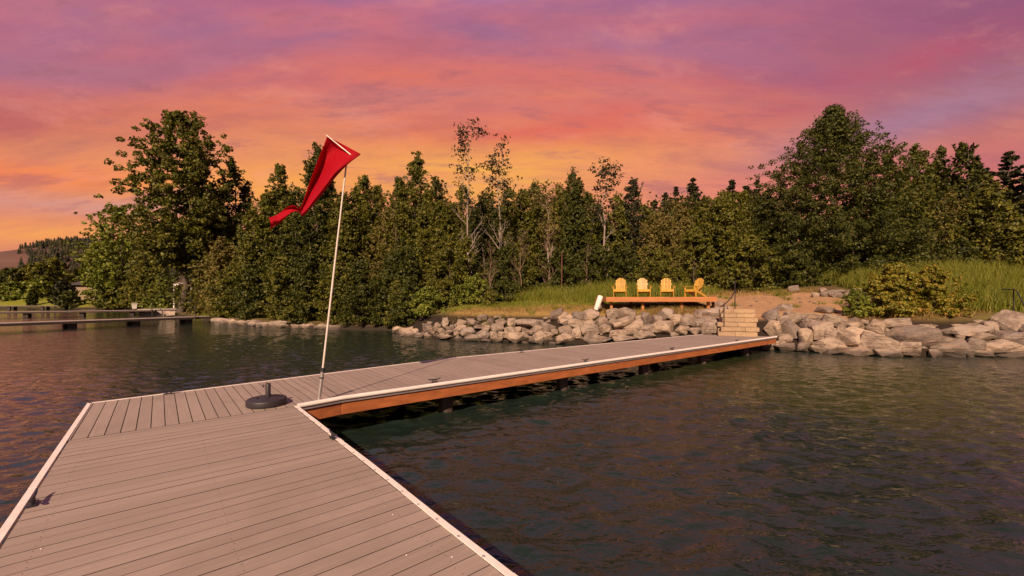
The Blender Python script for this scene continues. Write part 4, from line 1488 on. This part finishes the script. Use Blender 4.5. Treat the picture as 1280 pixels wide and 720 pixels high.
def tree(name, label, x, y, h, rad, kind, leaf, bark, seed, group=None, cat='tree', cover=1.5, base=.02, trunk_r=None, lsize=None):
    rg = np.random.default_rng(seed)
    z = tz(x, y) - .1
    t = thing(name, label, cat, (x, y, z), 0, group)
    dist = math.hypot(x, y)
    ls = lsize or max(.07, .0036 * dist)
    tr = trunk_r or max(.04, .014 * h)
    mb = MB()
    lean = Vector((rg.normal() * .03, rg.normal() * .03, 1)).normalized()
    npt = 7
    pts = [Vector((0, 0, 0)) + lean * h * .93 * i / npt + Vector((rg.normal(), rg.normal(), 0)) * .012 * h * (i > 0) for i in range(npt + 1)]
    mb.tube([p + Vector((x, y, z)) for p in pts], [tr * (1.25 if i == 0 else 1) * (1 - .88 * i / npt) for i in range(npt + 1)], 8, False)
    tips = []
    org = Vector((x, y, z))
    cs, outs, stds = [], [], []
    if kind in ('sparse', 'dead'):
        nl = 22 if kind == 'sparse' else 20
        for i in range(nl):
            f = rg.uniform(.22 if kind == 'sparse' else .04, .95)
            j = min(int(f * npt), npt - 1)
            p = pts[j].lerp(pts[j + 1], f * npt - j)
            a_ = rg.uniform(0, 6.283)
            dv = Vector((math.cos(a_), math.sin(a_), rg.uniform(.7, 1.6)))
            limb(mb, p + org, dv, rad * rg.uniform(.6, 1.15) * (1.15 - .55 * f), tr * (1 - .85 * f) * .55, 2 if kind == 'dead' else 1, rg, tips, .6, 5, .6)
        if kind == 'sparse':
            for p, d in tips:
                m_ = rg.integers(1, 5) if p.z - org.z > h * .5 else (rg.random() < .3) * 1
                for _ in range(m_):
                    cs.append(np.array(p - org) + rg.normal(size=3) * .35)
                    stds.append(rg.uniform(.10, .26))
    elif kind == 'conifer':
        nw = int(h * 2.2)
        for w in range(nw):
            f = (w + rg.uniform(-.3, .3)) / nw
            f = min(max(f, 0), .99)
            zz_ = h * (.05 + .95 * f)
            rr_ = rad * min(1.5, ((1 - f) * h / (rad * 2.6))) ** .8 * rg.uniform(.55, 1.15) + .05
            for b in range(6):
                a_ = rg.uniform(0, 6.283)
                e_ = rr_ * rg.uniform(.6, 1.15)
                for s_ in np.linspace(.2, 1, 4):
                    cs.append(np.array([math.cos(a_) * e_ * s_, math.sin(a_) * e_ * s_, zz_ - e_ * s_ * .12 + .25 * e_ * s_ * s_]))
                    stds.append(max(.06, e_ * .13 * (1.2 - .6 * s_)))
        surf = 1
    else:
        te, re_ = ENV[kind]
        surf = 2 * math.pi * rad * .78 * h * (1 - base) + rad * rad * 2
        cr_ = {'bush': .19, 'pyramid': .085, 'cottonwood': .125, 'round': .145, 'column': .14, 'pine': .16}[kind] * rad
        cr_ = min(max(cr_, .12), .85)
        rise = {'bush': .5, 'pyramid': .40, 'cottonwood': 1.3, 'round': .65, 'column': .9, 'pine': .15}[kind]
        lb = {'pyramid': .35, 'cottonwood': .3}.get(kind, 1.0)

        def part(ox, oy, h, rad, first):
            sf = 2 * math.pi * rad * .78 * h * (1 - base) + rad * rad * 2
            nb = int(min(1300 if kind == 'pyramid' else 360, max(20, sf * {'pyramid': 3.8, 'cottonwood': 2.0, 'bush': 2.0}.get(kind, 1.25) / (5 * .5 * math.pi * (1.45 * cr_) ** 2))))
            ph = rg.uniform(0, 6.283, 4)
            for i in range(nb):
                f = ((i + rg.random()) / nb) ** .9
                a_ = i * 2.39996 + rg.normal() * .35
                lob = 1 + lb * (.15 * math.sin(2 * a_ + ph[0] + 3 * f) + .13 * math.sin(3 * a_ + ph[1] - 7 * f) + .12 * math.sin(9 * f * 2.2 + ph[3]))
                rr_ = rad * np.interp(f, te, re_) * lob * (rg.uniform(.62, 1.16) if kind != 'pyramid' else rg.uniform(.88, 1.06))
                ze = h * (base + (1 - base) * f) * rg.uniform(.97, 1.02)
                zs = max(h * base * .7, ze - rise * rr_ * rg.uniform(.7, 1.2))
                e_ = Vector((ox + math.cos(a_) * rr_, oy + math.sin(a_) * rr_, ze))
                s0_ = Vector((ox * f, oy * f, zs))
                cv_ = rg.uniform(-.12, .12) * rr_
                if i % max(1, nb // 16) == 0:
                    bp = [s0_.lerp(e_, q_) + Vector((0, 0, cv_ * math.sin(q_ * math.pi))) for q_ in (0, .3, .6, .9)]
                    r0_ = tr * (1 - .85 * f) * .5 + .012
                    mb.tube([p + org for p in bp], [r0_, r0_ * .7, r0_ * .45, r0_ * .2], 5, False)
                for s_ in (.38, .56, .72, .86, 1.0, 1.1):
                    if rg.random() < .14 or (kind == 'cottonwood' and s_ > 1.05): continue
                    p = s0_.lerp(e_, s_) + Vector((0, 0, cv_ * math.sin(s_ * math.pi)))
                    sd_ = cr_ * (1.25 - .72 * s_) * rg.uniform(.7, 1.25) * (1 - .45 * f)
                    cs.append(np.array(p) + rg.normal(size=3) * cr_ * .4)
                    stds.append(max(sd_, .05))
            # leading shoots that break the outline
            for i in range({'bush': 14, 'cottonwood': 30, 'pyramid': 34}.get(kind, 16)):
                a_ = rg.uniform(0, 6.283)
                f = 1 - .5 * rg.random() ** 1.2
                rmax = rad * np.interp(f, te, re_) * (rg.uniform(.4, .95) if kind != 'cottonwood' else rg.uniform(.15, .7))
                top = min(rg.uniform(.03, .11) * h, (1 - f) * h * .75 + .03 * h)
                lx_, ly_ = math.cos(a_) * .3 * top + rg.normal() * .12 * top, math.sin(a_) * .3 * top + rg.normal() * .12 * top
                for s_ in np.linspace(0, 1, 8):
                    cs.append(np.array([ox + math.cos(a_) * rmax + lx_ * s_, oy + math.sin(a_) * rmax + ly_ * s_, h * (base + (1 - base) * f) - .03 * h + top * s_]))
                    stds.append(cr_ * .40 * (1 - .85 * s_) + .03)

        part(0, 0, h, rad, True)
        if kind in ('column', 'round') and cat == 'tree' and h > 5:
            for kk in range(2 if kind == 'column' else 3):
                a_ = rg.uniform(0, 6.283)
                q_ = rg.uniform(.35, .62)
                part(math.cos(a_) * rad * q_, math.sin(a_) * rad * q_, h * rg.uniform(.74, .95), rad * rg.uniform(.45, .66), False)
            surf *= 1.3
    if cs:
        cs, stds = np.array(cs), np.array(stds)
        if kind in ('sparse',): per = np.maximum(3, (stds / ls) ** 2 * 4.2).astype(int)
        elif kind == 'conifer': per = np.full(len(cs), 9)
        else:
            tot = cover * 1.25 * surf / (ls * ls * .62)
            wgt = stds ** 2
            per = np.maximum(3, wgt / wgt.sum() * min(tot, 110000 if kind == 'pyramid' else 70000)).astype(int)
        ci = np.repeat(np.arange(len(cs)), per)
        off = rg.normal(size=(len(ci), 3))
        # shells: leaves sit near the outside of each clump
        ln = np.linalg.norm(off, axis=1)[:, None]
        off = off / ln * (np.minimum(ln, 2.2) ** .6)
        off *= stds[ci][:, None] * np.array([1, 1, .62 if kind != 'conifer' else .4]) * .95
        off[:, 2] -= .18 * (off[:, 0] ** 2 + off[:, 1] ** 2) / (stds[ci] + .01)
        cen = cs[ci] + off
        if kind not in ('sparse', 'conifer'): cen[:, 2] = np.maximum(cen[:, 2], rg.uniform(.02, .35, len(cen)))
        on = off / (np.linalg.norm(off, axis=1)[:, None] + 1e-6)
        radial = cs[ci] * np.array([1, 1, 0])
        radial = radial / (np.linalg.norm(radial, axis=1)[:, None] + 1e-6)
        on = on * .75 + radial * .5
        leaves_mesh(cen, on, ls if kind != 'conifer' else ls * 1.15, rg, t, leaf)
    mb.build('trunk', bark, t, smooth=True)
    return t


TREES = [
    # px, Y, top px, half width px, kind, leaf, name, label, extra
    (8, 118, 336, 15, 'round', 'leaf_dark', 'deciduous_tree', 'dark round tree at the left edge behind the distant lawn'),
    (36, 122, 331, 17, 'round', 'leaf_olive', 'deciduous_tree', 'second round tree from the left edge behind the distant lawn'),
    (66, 112, 322, 20, 'round', 'leaf_olive', 'deciduous_tree', 'olive round tree with drooping crown between lawn and house'),
    (100, 118, 336, 14, 'round', 'leaf_bright', 'deciduous_tree', 'light green tree behind the far house'),
    (77, 98, 350, 8, 'column', 'needle', 'conifer_tree', 'slim dark evergreen at the right end of the distant lawn'),
    (150, 92, 257, 44, 'cottonwood', 'leaf_bright', 'deciduous_tree', 'bright green spreading tree left of the tall cottonwood'),
    (133, 104, 290, 20, 'round', 'leaf_bright', 'deciduous_tree', 'bright green drooping tree above the far house'),
    (184, 84, 300, 26, 'round', 'leaf_olive', 'deciduous_tree', 'olive tree filling the gap left of the cottonwood trunk'),
    (226, 56, 141, 66, 'cottonwood', 'leaf_olive', 'cottonwood_tree', 'tallest cottonwood tree with an open crown rising at the left'),
    (290, 60, 198, 36, 'round', 'leaf_dark', 'cottonwood_tree', 'dark dense cottonwood close behind the right side of the tallest one'),
    (252, 66, 235, 34, 'round', 'leaf_dark', 'deciduous_tree', 'dark tree behind the trunk of the tallest cottonwood'),
    (276, 45, 296, 30, 'round', 'leaf_brown', 'deciduous_tree', 'brownish tree at the left end of the dense shore trees'),
    (318, 42, 262, 32, 'round', 'leaf_olive', 'deciduous_tree', 'olive tree behind the shore right of the brownish one'),
    (350, 43, 206, 30, 'column', 'leaf_olive', 'deciduous_tree', 'pointed olive tree left of the red flag'),
    (374, 39, 268, 32, 'round', 'leaf_dark', 'deciduous_tree', 'dark rounded tree below the tail of the red flag'),
    (396, 41, 186, 30, 'column', 'leaf_dark', 'deciduous_tree', 'pointed dark tree directly behind the red flag'),
    (428, 39, 240, 32, 'round', 'leaf_olive', 'deciduous_tree', 'olive tree directly behind the white pole'),
    (455, 41, 220, 26, 'column', 'leaf_olive', 'deciduous_tree', 'narrow olive tree just right of the flag tip'),
    (484, 38, 262, 32, 'round', 'leaf_brown', 'deciduous_tree', 'brownish olive tree between the narrow tree and the pointed bright one'),
    (521, 36, 194, 34, 'column', 'leaf_olive', 'deciduous_tree', 'tall pointed tree left of the two thin birches'),
    (502, 33.5, 300, 30, 'round', 'leaf_dark', 'deciduous_tree', 'dark low tree at the water behind the round bush'),
    (550, 34, 250, 28, 'round', 'leaf_olive', 'deciduous_tree', 'olive tree below the left thin birch'),
    (565, 31, 292, 34, 'round', 'leaf_olive', 'deciduous_tree', 'olive tree rising behind the two green shore bushes'),
    (588, 34, 150, 30, 'sparse', 'needle', 'birch_tree', 'tall thin birch with scattered leaves and bare twigs'),
    (628, 34, 160, 30, 'sparse', 'needle', 'birch_tree', 'tall thin birch with a dark leafy top, right of its twin'),
    (610, 38, 238, 34, 'round', 'leaf_dark', 'deciduous_tree', 'dark tree filling the space under the thin birches'),
    (652, 38, 236, 28, 'round', 'leaf_olive', 'deciduous_tree', 'olive tree between the thin birches and the bare brown shrub'),
    (636, 33, 305, 30, 'round', 'leaf_dark', 'deciduous_tree', 'dark low tree left of the bare brown shrub'),
    (684, 36, 225, 22, 'sparse', 'leaf_brown', 'birch_tree', 'thin twiggy tree standing behind the bare brown shrub'),
    (716, 35, 214, 22, 'column', 'leaf_dark', 'deciduous_tree', 'dark column shaped tree right of the bare brown shrub'),
    (742, 38, 262, 26, 'round', 'leaf_olive', 'deciduous_tree', 'olive tree behind the forked pale birch'),
    (756, 33, 196, 22, 'sparse', 'needle', 'birch_tree', 'thin birch with a forked pale trunk left of the dark pine'),
    (702, 30.8, 312, 30, 'bush', 'leaf_dark', 'shrub', 'dark shrub behind the tall grass by the rusty post'),
    (748, 30.4, 304, 30, 'round', 'leaf_dark', 'deciduous_tree', 'dark low tree above the left end of the chair deck'),
    (790, 46, 224, 20, 'pine', 'needle', 'pine_tree', 'dark rounded pine above the first two chairs'),
    (818, 76, 248, 6, 'conifer', 'needle', 'conifer_tree', 'smallest distant conifer right of the rounded pine'),
    (832, 78, 240, 8, 'conifer', 'needle', 'conifer_tree', 'second distant conifer right of the rounded pine'),
    (845, 76, 232, 7, 'conifer', 'needle', 'conifer_tree', 'slim distant conifer with a thin tip above the third chair'),
    (866, 72, 220, 11, 'conifer', 'needle', 'conifer_tree', 'tallest of the distant conifers above the turned chair'),
    (915, 70, 223, 8, 'conifer', 'needle', 'conifer_tree', 'distant conifer just left of the big maple crown'),
    (932, 72, 230, 9, 'conifer', 'needle', 'conifer_tree', 'distant conifer touching the left side of the big maple'),
    (946, 70, 224, 9, 'conifer', 'needle', 'conifer_tree', 'distant conifer peeking out behind the big maple'),
    (882, 66, 248, 22, 'round', 'leaf_dark', 'deciduous_tree', 'dark distant tree below the row of conifers'),
    (822, 38, 266, 34, 'bush', 'leaf_brown', 'willow_tree', 'soft brownish willow behind the second and third chairs'),
    (850, 42, 258, 30, 'round', 'leaf_brown', 'willow_tree', 'brownish willow between the soft one and the green maple'),
    (906, 32, 240, 44, 'round', 'leaf_olive', 'deciduous_tree', 'broad olive tree behind the turned chair and handrail'),
    (868, 30.5, 284, 32, 'round', 'leaf_olive', 'deciduous_tree', 'low olive tree behind the turned chair'),
    (820, 29.8, 312, 32, 'bush', 'leaf_olive', 'shrub', 'olive shrub behind the second and third chairs'),
    (782, 30, 308, 26, 'bush', 'leaf_dark', 'shrub', 'dark shrub behind the left chair'),
    (942, 29.3, 296, 34, 'round', 'leaf_olive', 'deciduous_tree', 'low olive tree between the handrail and the big maple'),
    (960, 37, 238, 26, 'round', 'leaf_dark', 'deciduous_tree', 'dark tree squeezed behind the left flank of the big maple'),
    (1042, 31, 137, 94, 'pyramid', 'leaf_dark', 'maple_tree', 'biggest dense maple tree with a pointed crown behind the sandy path'),
    (1108, 44, 196, 22, 'round', 'leaf_dark', 'deciduous_tree', 'dark tree right behind the shoulder of the big maple'),
    (1148, 38, 184, 26, 'column', 'leaf_olive', 'deciduous_tree', 'pointed olive tree first right of the big maple'),
    (1176, 46, 184, 18, 'column', 'leaf_dark', 'deciduous_tree', 'narrow dark tree second right of the big maple'),
    (1204, 44, 178, 22, 'column', 'leaf_dark', 'deciduous_tree', 'tallest narrow dark tree in the right background'),
    (1186, 38, 240, 30, 'round', 'leaf_brown', 'deciduous_tree', 'brownish tree below the narrow dark trees at the right'),
    (1240, 36, 232, 40, 'round', 'leaf_olive', 'deciduous_tree', 'round olive tree above the tall grass at the right'),
    (1232, 54, 208, 18, 'conifer', 'needle', 'conifer_tree', 'dark conifer tip above the round olive tree at the right'),
    (1262, 46, 186, 20, 'conifer', 'needle', 'pine_tree', 'open topped dark pine near the right edge'),
    (1290, 44, 190, 26, 'conifer', 'needle', 'pine_tree', 'dark pine cut by the right edge'),
    (1296, 36, 236, 34, 'round', 'leaf_dark', 'deciduous_tree', 'dark round tree cut by the right edge above the grass'),
    (1140, 29.8, 285, 34, 'bush', 'leaf_dark', 'shrub', 'dark shrub at the foot of the trees right of the big maple'),
    (1200, 33.5, 300, 30, 'bush', 'leaf_dark', 'shrub', 'dark shrub at the back edge of the tall grass'),
    (332, 47, 244, 34, 'round', 'leaf_olive', 'deciduous_tree', 'olive tree of the back row, behind the tree left of the red flag'),
    (372, 48, 238, 36, 'round', 'leaf_dark', 'deciduous_tree', 'dark tree of the back row, behind the tail of the red flag'),
    (414, 47, 230, 34, 'round', 'leaf_olive', 'deciduous_tree', 'olive tree of the back row, just left of the white pole'),
    (444, 48, 236, 32, 'round', 'leaf_dark', 'deciduous_tree', 'dark tree of the back row, right of the white pole'),
    (472, 46, 232, 34, 'round', 'leaf_olive', 'deciduous_tree', 'olive tree of the back row, third right of the white pole'),
    (502, 45, 236, 34, 'round', 'leaf_olive', 'deciduous_tree', 'olive tree of the back row, left of the tallest pointed tree'),
    (545, 44, 222, 34, 'round', 'leaf_dark', 'deciduous_tree', 'dark tree of the back row, behind the left thin birch base'),
    (578, 45, 232, 32, 'round', 'leaf_olive', 'deciduous_tree', 'olive tree of the back row, between the two thin birches'),
    (636, 46, 236, 34, 'round', 'leaf_olive', 'deciduous_tree', 'olive tree of the back row, right of the thin birches'),
    (668, 47, 228, 30, 'round', 'leaf_dark', 'deciduous_tree', 'dark tree of the back row, behind the bare brown shrub'),
    (700, 46, 232, 30, 'round', 'leaf_olive', 'deciduous_tree', 'olive tree of the back row, left of the dark column tree'),
    (735, 46, 240, 30, 'round', 'leaf_dark', 'deciduous_tree', 'dark tree of the back row, left of the forked birch'),
    (772, 47, 244, 30, 'round', 'leaf_olive', 'deciduous_tree', 'olive tree of the back row, between the forked birch and the pine'),
    (806, 50, 256, 28, 'round', 'leaf_olive', 'deciduous_tree', 'olive tree of the back row, right of the rounded pine'),
    (842, 52, 250, 32, 'round', 'leaf_brown', 'deciduous_tree', 'brownish tree of the back row, behind the brownish willows'),
    (880, 50, 246, 34, 'round', 'leaf_olive', 'deciduous_tree', 'olive tree of the back row, below the tallest distant conifer'),
    (926, 46, 238, 34, 'round', 'leaf_olive', 'deciduous_tree', 'olive tree of the back row, left of the big maple'),
    (1172, 52, 212, 40, 'round', 'leaf_olive', 'deciduous_tree', 'olive tree of the back row, behind the narrow dark trees at the right'),
    (1226, 50, 218, 40, 'round', 'leaf_olive', 'deciduous_tree', 'olive tree of the back row, behind the round tree at the right'),
    # bushes and shrubs along the shore
    (14, 106, 352, 16, 'bush', 'leaf_bright', 'bush', 'bright round bush at the left edge of the distant lawn'),
    (48, 107, 350, 18, 'bush', 'leaf_bright', 'bush', 'wide bright bush at the back of the distant lawn'),
    (40, 99, 363, 4, 'bush', 'leaf_dark', 'bush', 'little dark bush standing alone on the distant lawn'),
    (84, 93, 365, 14, 'bush', 'leaf_dark', 'bush', 'dark bush on the water below the far house'),
    (137, 91, 352, 20, 'bush', 'leaf_olive', 'bush', 'olive bush right of the far house on the water'),
    (152, 84, 340, 24, 'bush', 'leaf_olive', 'bush', 'olive bush behind the white tub'),
    (184, 72, 335, 24, 'bush', 'leaf_olive', 'bush', 'olive bush right behind the middle jetty platform'),
    (205, 68, 345, 20, 'bush', 'leaf_bright', 'bush', 'bright bush left of the white awning'),
    (198, 60, 368, 16, 'bush', 'leaf_bright', 'bush', 'low bright bush left of the foot of the white awning'),
    (264, 54, 338, 22, 'bush', 'leaf_dark', 'bush', 'dark bush to the right of the white awning'),
    (262, 49, 318, 24, 'bush', 'leaf_olive', 'bush', 'olive bush above the patch of dry shore grass'),
    (286, 41.5, 335, 26, 'bush', 'leaf_olive', 'bush', 'olive bush right of the dry shore grass at the water'),
    (318, 38.8, 330, 28, 'bush', 'leaf_dark', 'bush', 'dark bush leaning over the flat shore stones'),
    (352, 36.3, 322, 28, 'bush', 'leaf_olive', 'bush', 'olive bush at the water left of the flagpole'),
    (388, 34.2, 318, 30, 'bush', 'leaf_dark', 'bush', 'dark bush at the water behind the flagpole'),
    (420, 32.8, 330, 28, 'bush', 'leaf_olive', 'bush', 'olive bush at the water just right of the flagpole'),
    (450, 31.7, 326, 28, 'bush', 'leaf_dark', 'bush', 'dark bush at the water left of the dark shore gap'),
    (480, 31.2, 338, 26, 'bush', 'leaf_dark', 'bush', 'dark bush at the water behind the rounded shore bush'),
    (533, 27.2, 360, 30, 'bush', 'leaf_bright', 'bush', 'rounded green bush at the left tip of the rock bank'),
    (592, 28.6, 345, 28, 'bush', 'leaf_bright', 'bush', 'fresh green bush behind the rock bank left of the dry grass'),
    (558, 29.3, 350, 22, 'bush', 'leaf_olive', 'bush', 'olive bush between the rounded bush and the fresh green one'),
    (632, 28.9, 348, 24, 'bush', 'leaf_dark', 'shrub', 'dark shrub at the left end of the tall grass above the rocks'),
    (612, 27.2, 364, 14, 'bush', 'leaf_olive', 'bush', 'small olive bush right of the fresh green one above the rocks'),
    (510, 28.0, 348, 22, 'bush', 'leaf_dark', 'bush', 'dark bush behind the left tip of the rock bank'),
    (494, 28.6, 352, 20, 'bush', 'leaf_olive', 'bush', 'olive bush hanging over the water left of the rock bank'),
    (1070, 18.9, 361, 15, 'bush', 'leaf_bright', 'bush', 'small yellow green bush at the left foot of the flowering bush'),
    (1116, 19.1, 331, 34, 'bush', 'leaf_rust', 'flowering_bush', 'left half of the rust tinged bushes on the stone bank'),
    (1163, 19.2, 335, 31, 'bush', 'leaf_rust', 'flowering_bush', 'right one of the rust tinged bushes, with reddish shoots'),
    (1206, 21.2, 358, 22, 'bush', 'leaf_bright', 'bush', 'green bush right of the rust tinged bushes in the grass'),
    (1000, 28.6, 318, 26, 'bush', 'leaf_dark', 'shrub', 'dark shrub under the left skirt of the big maple'),
    (1085, 28.6, 312, 30, 'bush', 'leaf_dark', 'shrub', 'dark shrub under the right skirt of the big maple'),
]
def cat_of(name): return 'bush' if 'bush' in name or 'shrub' in name else 'tree'


for i, (pxx, Yd, ty, hw, kind, leaf, name, label) in enumerate(TREES):
    x = at_img(pxx, Yd)
    if sdist(np.array([x]), np.array([Yd]))[0] < .4:
        # keep every tree on land: walk away along its sight line
        while sdist(np.array([x]), np.array([Yd]))[0] < .4:
            Yd += .4
            x = at_img(pxx, Yd)
    z = tz(x, Yd) - .1
    h = CAM_Z + (HY - ty) / F * Yd - z
    rad = hw / F * Yd * (1.22 if kind == 'column' and cat_of(name) == 'tree' else 1.0)
    cat = 'bush' if 'bush' in name or 'shrub' in name else 'tree'
    bark = M['pale_bark'] if name == 'birch_tree' else M['bark']
    kw = {}
    if name == 'cottonwood_tree' and kind == 'cottonwood': kw = dict(base=.30, trunk_r=.42, cover=2.3)
    if kind == 'sparse': kw = dict(trunk_r=.10, lsize=.16)
    if pxx == 1042: kw = dict(base=.02, cover=2.4, lsize=.115)
    if cat == 'bush' and Yd < 30: kw = dict(cover=3.2 if Yd < 24 else 1.8, lsize=.085 if Yd < 24 else .11)
    grp = None
    if kind == 'conifer': grp = 'dark conifers beyond the shore trees'
    tree(name, label, x, Yd, h, rad, kind, M[leaf], bark, 100 + i, grp, cat, **kw)

# the wood behind reads as one dark mass between the trees
rg = np.random.default_rng(77)
cs = []
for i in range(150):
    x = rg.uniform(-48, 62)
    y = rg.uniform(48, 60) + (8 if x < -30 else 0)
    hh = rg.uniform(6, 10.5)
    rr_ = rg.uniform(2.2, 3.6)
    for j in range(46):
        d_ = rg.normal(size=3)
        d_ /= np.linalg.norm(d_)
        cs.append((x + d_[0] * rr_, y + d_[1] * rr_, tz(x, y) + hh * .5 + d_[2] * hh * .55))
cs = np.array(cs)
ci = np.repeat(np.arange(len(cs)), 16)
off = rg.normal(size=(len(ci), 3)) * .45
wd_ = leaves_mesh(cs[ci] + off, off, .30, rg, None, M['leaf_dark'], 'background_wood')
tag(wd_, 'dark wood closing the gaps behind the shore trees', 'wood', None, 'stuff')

# bare shrubs
for pxx, Yd, ty, hw, lab in ((686, 30.5, 236, 22, 'bare brown leafless tree with upright twigs in the middle of the wood'),
                             (652, 30, 290, 26, 'bare leaning leafless tree left of the upright bare one'),
                             (612, 31, 300, 18, 'bare twiggy leafless tree below the thin birches'),
                             (494, 35, 235, 16, 'bare reddish leafless tree between olive trees right of the flag'),
                             (730, 30, 300, 14, 'small bare leafless tree near the rusty post')):
    x = at_img(pxx, Yd)
    z = tz(x, Yd) - .1
    h = CAM_Z + (HY - ty) / F * Yd - z
    tree('bare_tree', lab, x, Yd, h, hw / F * Yd, 'dead', None, M['dead_wood'], int(pxx), None, 'tree', trunk_r=.045)


# ------------------------------------------------------------------ grass
def grass(name, label, spots, n, hmin, hmax, wid, material, seed, lean=.25):
    rg = np.random.default_rng(seed)
    xs, ys, hs = [], [], []
    tw = sum(s_[4] for s_ in spots)
    for (cx_, cy_, rx, ry, wt, hf) in spots:
        m_ = int(n * wt / tw)
        a_ = rg.uniform(0, 6.283, m_)
        r_ = np.sqrt(rg.random(m_))
        xs.append(cx_ + rx * r_ * np.cos(a_)); ys.append(cy_ + ry * r_ * np.sin(a_))
        hs.append(rg.uniform(hmin, hmax, m_) * hf * (1 - .45 * r_ ** 2))
    x, y, h = np.concatenate(xs), np.concatenate(ys), np.concatenate(hs)
    # clumpy
    keep = (np.sin(x * 2.3 + 1.3 * np.sin(y * 1.9)) * np.cos(y * 2.1 + np.sin(x * 1.1)) + rg.normal(size=len(x)) * .6) > -.55
    x, y, h = x[keep], y[keep], h[keep]
    z = terr(x, y) - .05
    n = len(x)
    a_ = rg.uniform(0, 3.1416, n)
    w = wid * rg.uniform(.6, 1.4, n)
    lx, ly = rg.normal(size=n) * lean * h, rg.normal(size=n) * lean * h
    ca, sa_ = np.cos(a_) * w, np.sin(a_) * w
    p0 = np.stack([x - ca, y - sa_, z], -1)
    p1 = np.stack([x + ca, y + sa_, z], -1)
    p2 = np.stack([x + ca * .7 + lx * .35, y + sa_ * .7 + ly * .35, z + h * .6], -1)
    p3 = np.stack([x - ca * .7 + lx * .35, y - sa_ * .7 + ly * .35, z + h * .6], -1)
    p4 = np.stack([x + lx + ca * .08, y + ly + sa_ * .08, z + h], -1)
    p5 = np.stack([x + lx - ca * .08, y + ly - sa_ * .08, z + h], -1)
    vs = np.stack([p0, p1, p2, p3, p4, p5], 1).reshape(-1, 3)
    b = np.arange(n)[:, None] * 6
    qs = np.concatenate([b + np.array([[0, 1, 2, 3]]), b + np.array([[3, 2, 4, 5]])], 1).reshape(-1, 4)
    o = np_mesh(name, vs, qs, material)
    tag(o, label, 'grass', None, 'stuff')
    return o


grass('tall_grass', 'tall green grass growing behind the chair deck and dry bank', [
    (3.2, 28.3, 3.5, 1.0, 4, .8), (6.3, 27.4, 3.2, 1.4, 5, 1.05), (9.8, 27.2, 2.8, 1.0, 3, .9), (12.6, 27.6, 1.6, .6, .8, .6)], 15000, .45, 1.4, .016, M['grass_green'], 1)
grass('tall_grass', 'tall green grass field on the slope at the right edge', [
    (26, 24, 5.2, 4.0, 7, 1.3), (27, 28, 6, 3.4, 5, 1.2), (22.5, 20.6, 3.0, 1.6, 2.5, .8), (28, 20.5, 4, 3, 2, 1), (22, 24.5, 2, 2.4, 2.0, 1.0)], 52000, .45, 1.55, .016, M['grass_green'], 2)
grass('dry_grass', 'short dry straw grass on the bank beside the chair deck', [
    (1.5, 24.6, 5.2, 1.0, 4, 1), (-1.5, 25.5, 3, .8, 1.5, 1), (5.6, 23.4, 2.0, .9, 2, 1.2), (8.3, 22.0, 2.6, .5, 2.2, 1.6), (13.5, 26.9, 4, .9, 2, 1.5), (20.6, 19.4, 1.6, .5, 1.2, 1.2), (17.6, 18.75, 2.6, .35, 2.2, 1.2), (17.3, 25.7, 1.8, .5, .8, 1.4)], 15000, .10, .32, .010, M['grass_dry'], 3, .5)
grass('short_grass', 'yellow green short grass strip below the tall grass', [(2.5, 26.6, 5.5, 1.2, 4, 1), (-33.5, 46.5, 4.0, 3.0, 2, 1.6), (-1.5, 27, 2.5, 1, 1, 1)], 16000, .08, .26, .012, M['grass_green'], 4, .5)

# small stones and weeds scattered on the sandy path
for i in range(34):
    x, y = rng.uniform(9.6, 17.2), rng.uniform(20.6, 26.2)
    s_ = rng.uniform(.05, .16)
    boulder(x, y, tz(x, y) + s_ * .15, s_ * 1.3, s_, s_ * .7, 'small loose stone on the sandy path above the steps', 'loose stones on the sandy path')
grass('weeds', 'scattered green weeds and straw tufts on the sandy bank', [(x_, y_, .22, .22, 1, 1) for x_, y_ in
      [(rng.uniform(-4, 17.5), rng.uniform(21.5, 27)) for _ in range(60)]], 5200, .12, .42, .011, M['grass_green'], 9, .6)

# bits fallen on the boards
for (pxx, pyy) in ((490.8, 643.8), (508, 694.3), (565, 696.8), (51.5, 686.5)):
    n_, d_ = img_nd(pxx, pyy)
    x, y = nd(n_, d_)
    mb = MB()
    mb.lathe([(.003, 0), (.006, .002), (.004, .004), (.001, .005)], (x, y, T + .0015), 7)
    o = mb.build('pebble', M['cream'], None, smooth=True, loc=(x, y, T + .0015))
    tag(o, 'tiny pale crumb lying on the dock boards', 'pebble', 'pale crumbs on the dock boards')
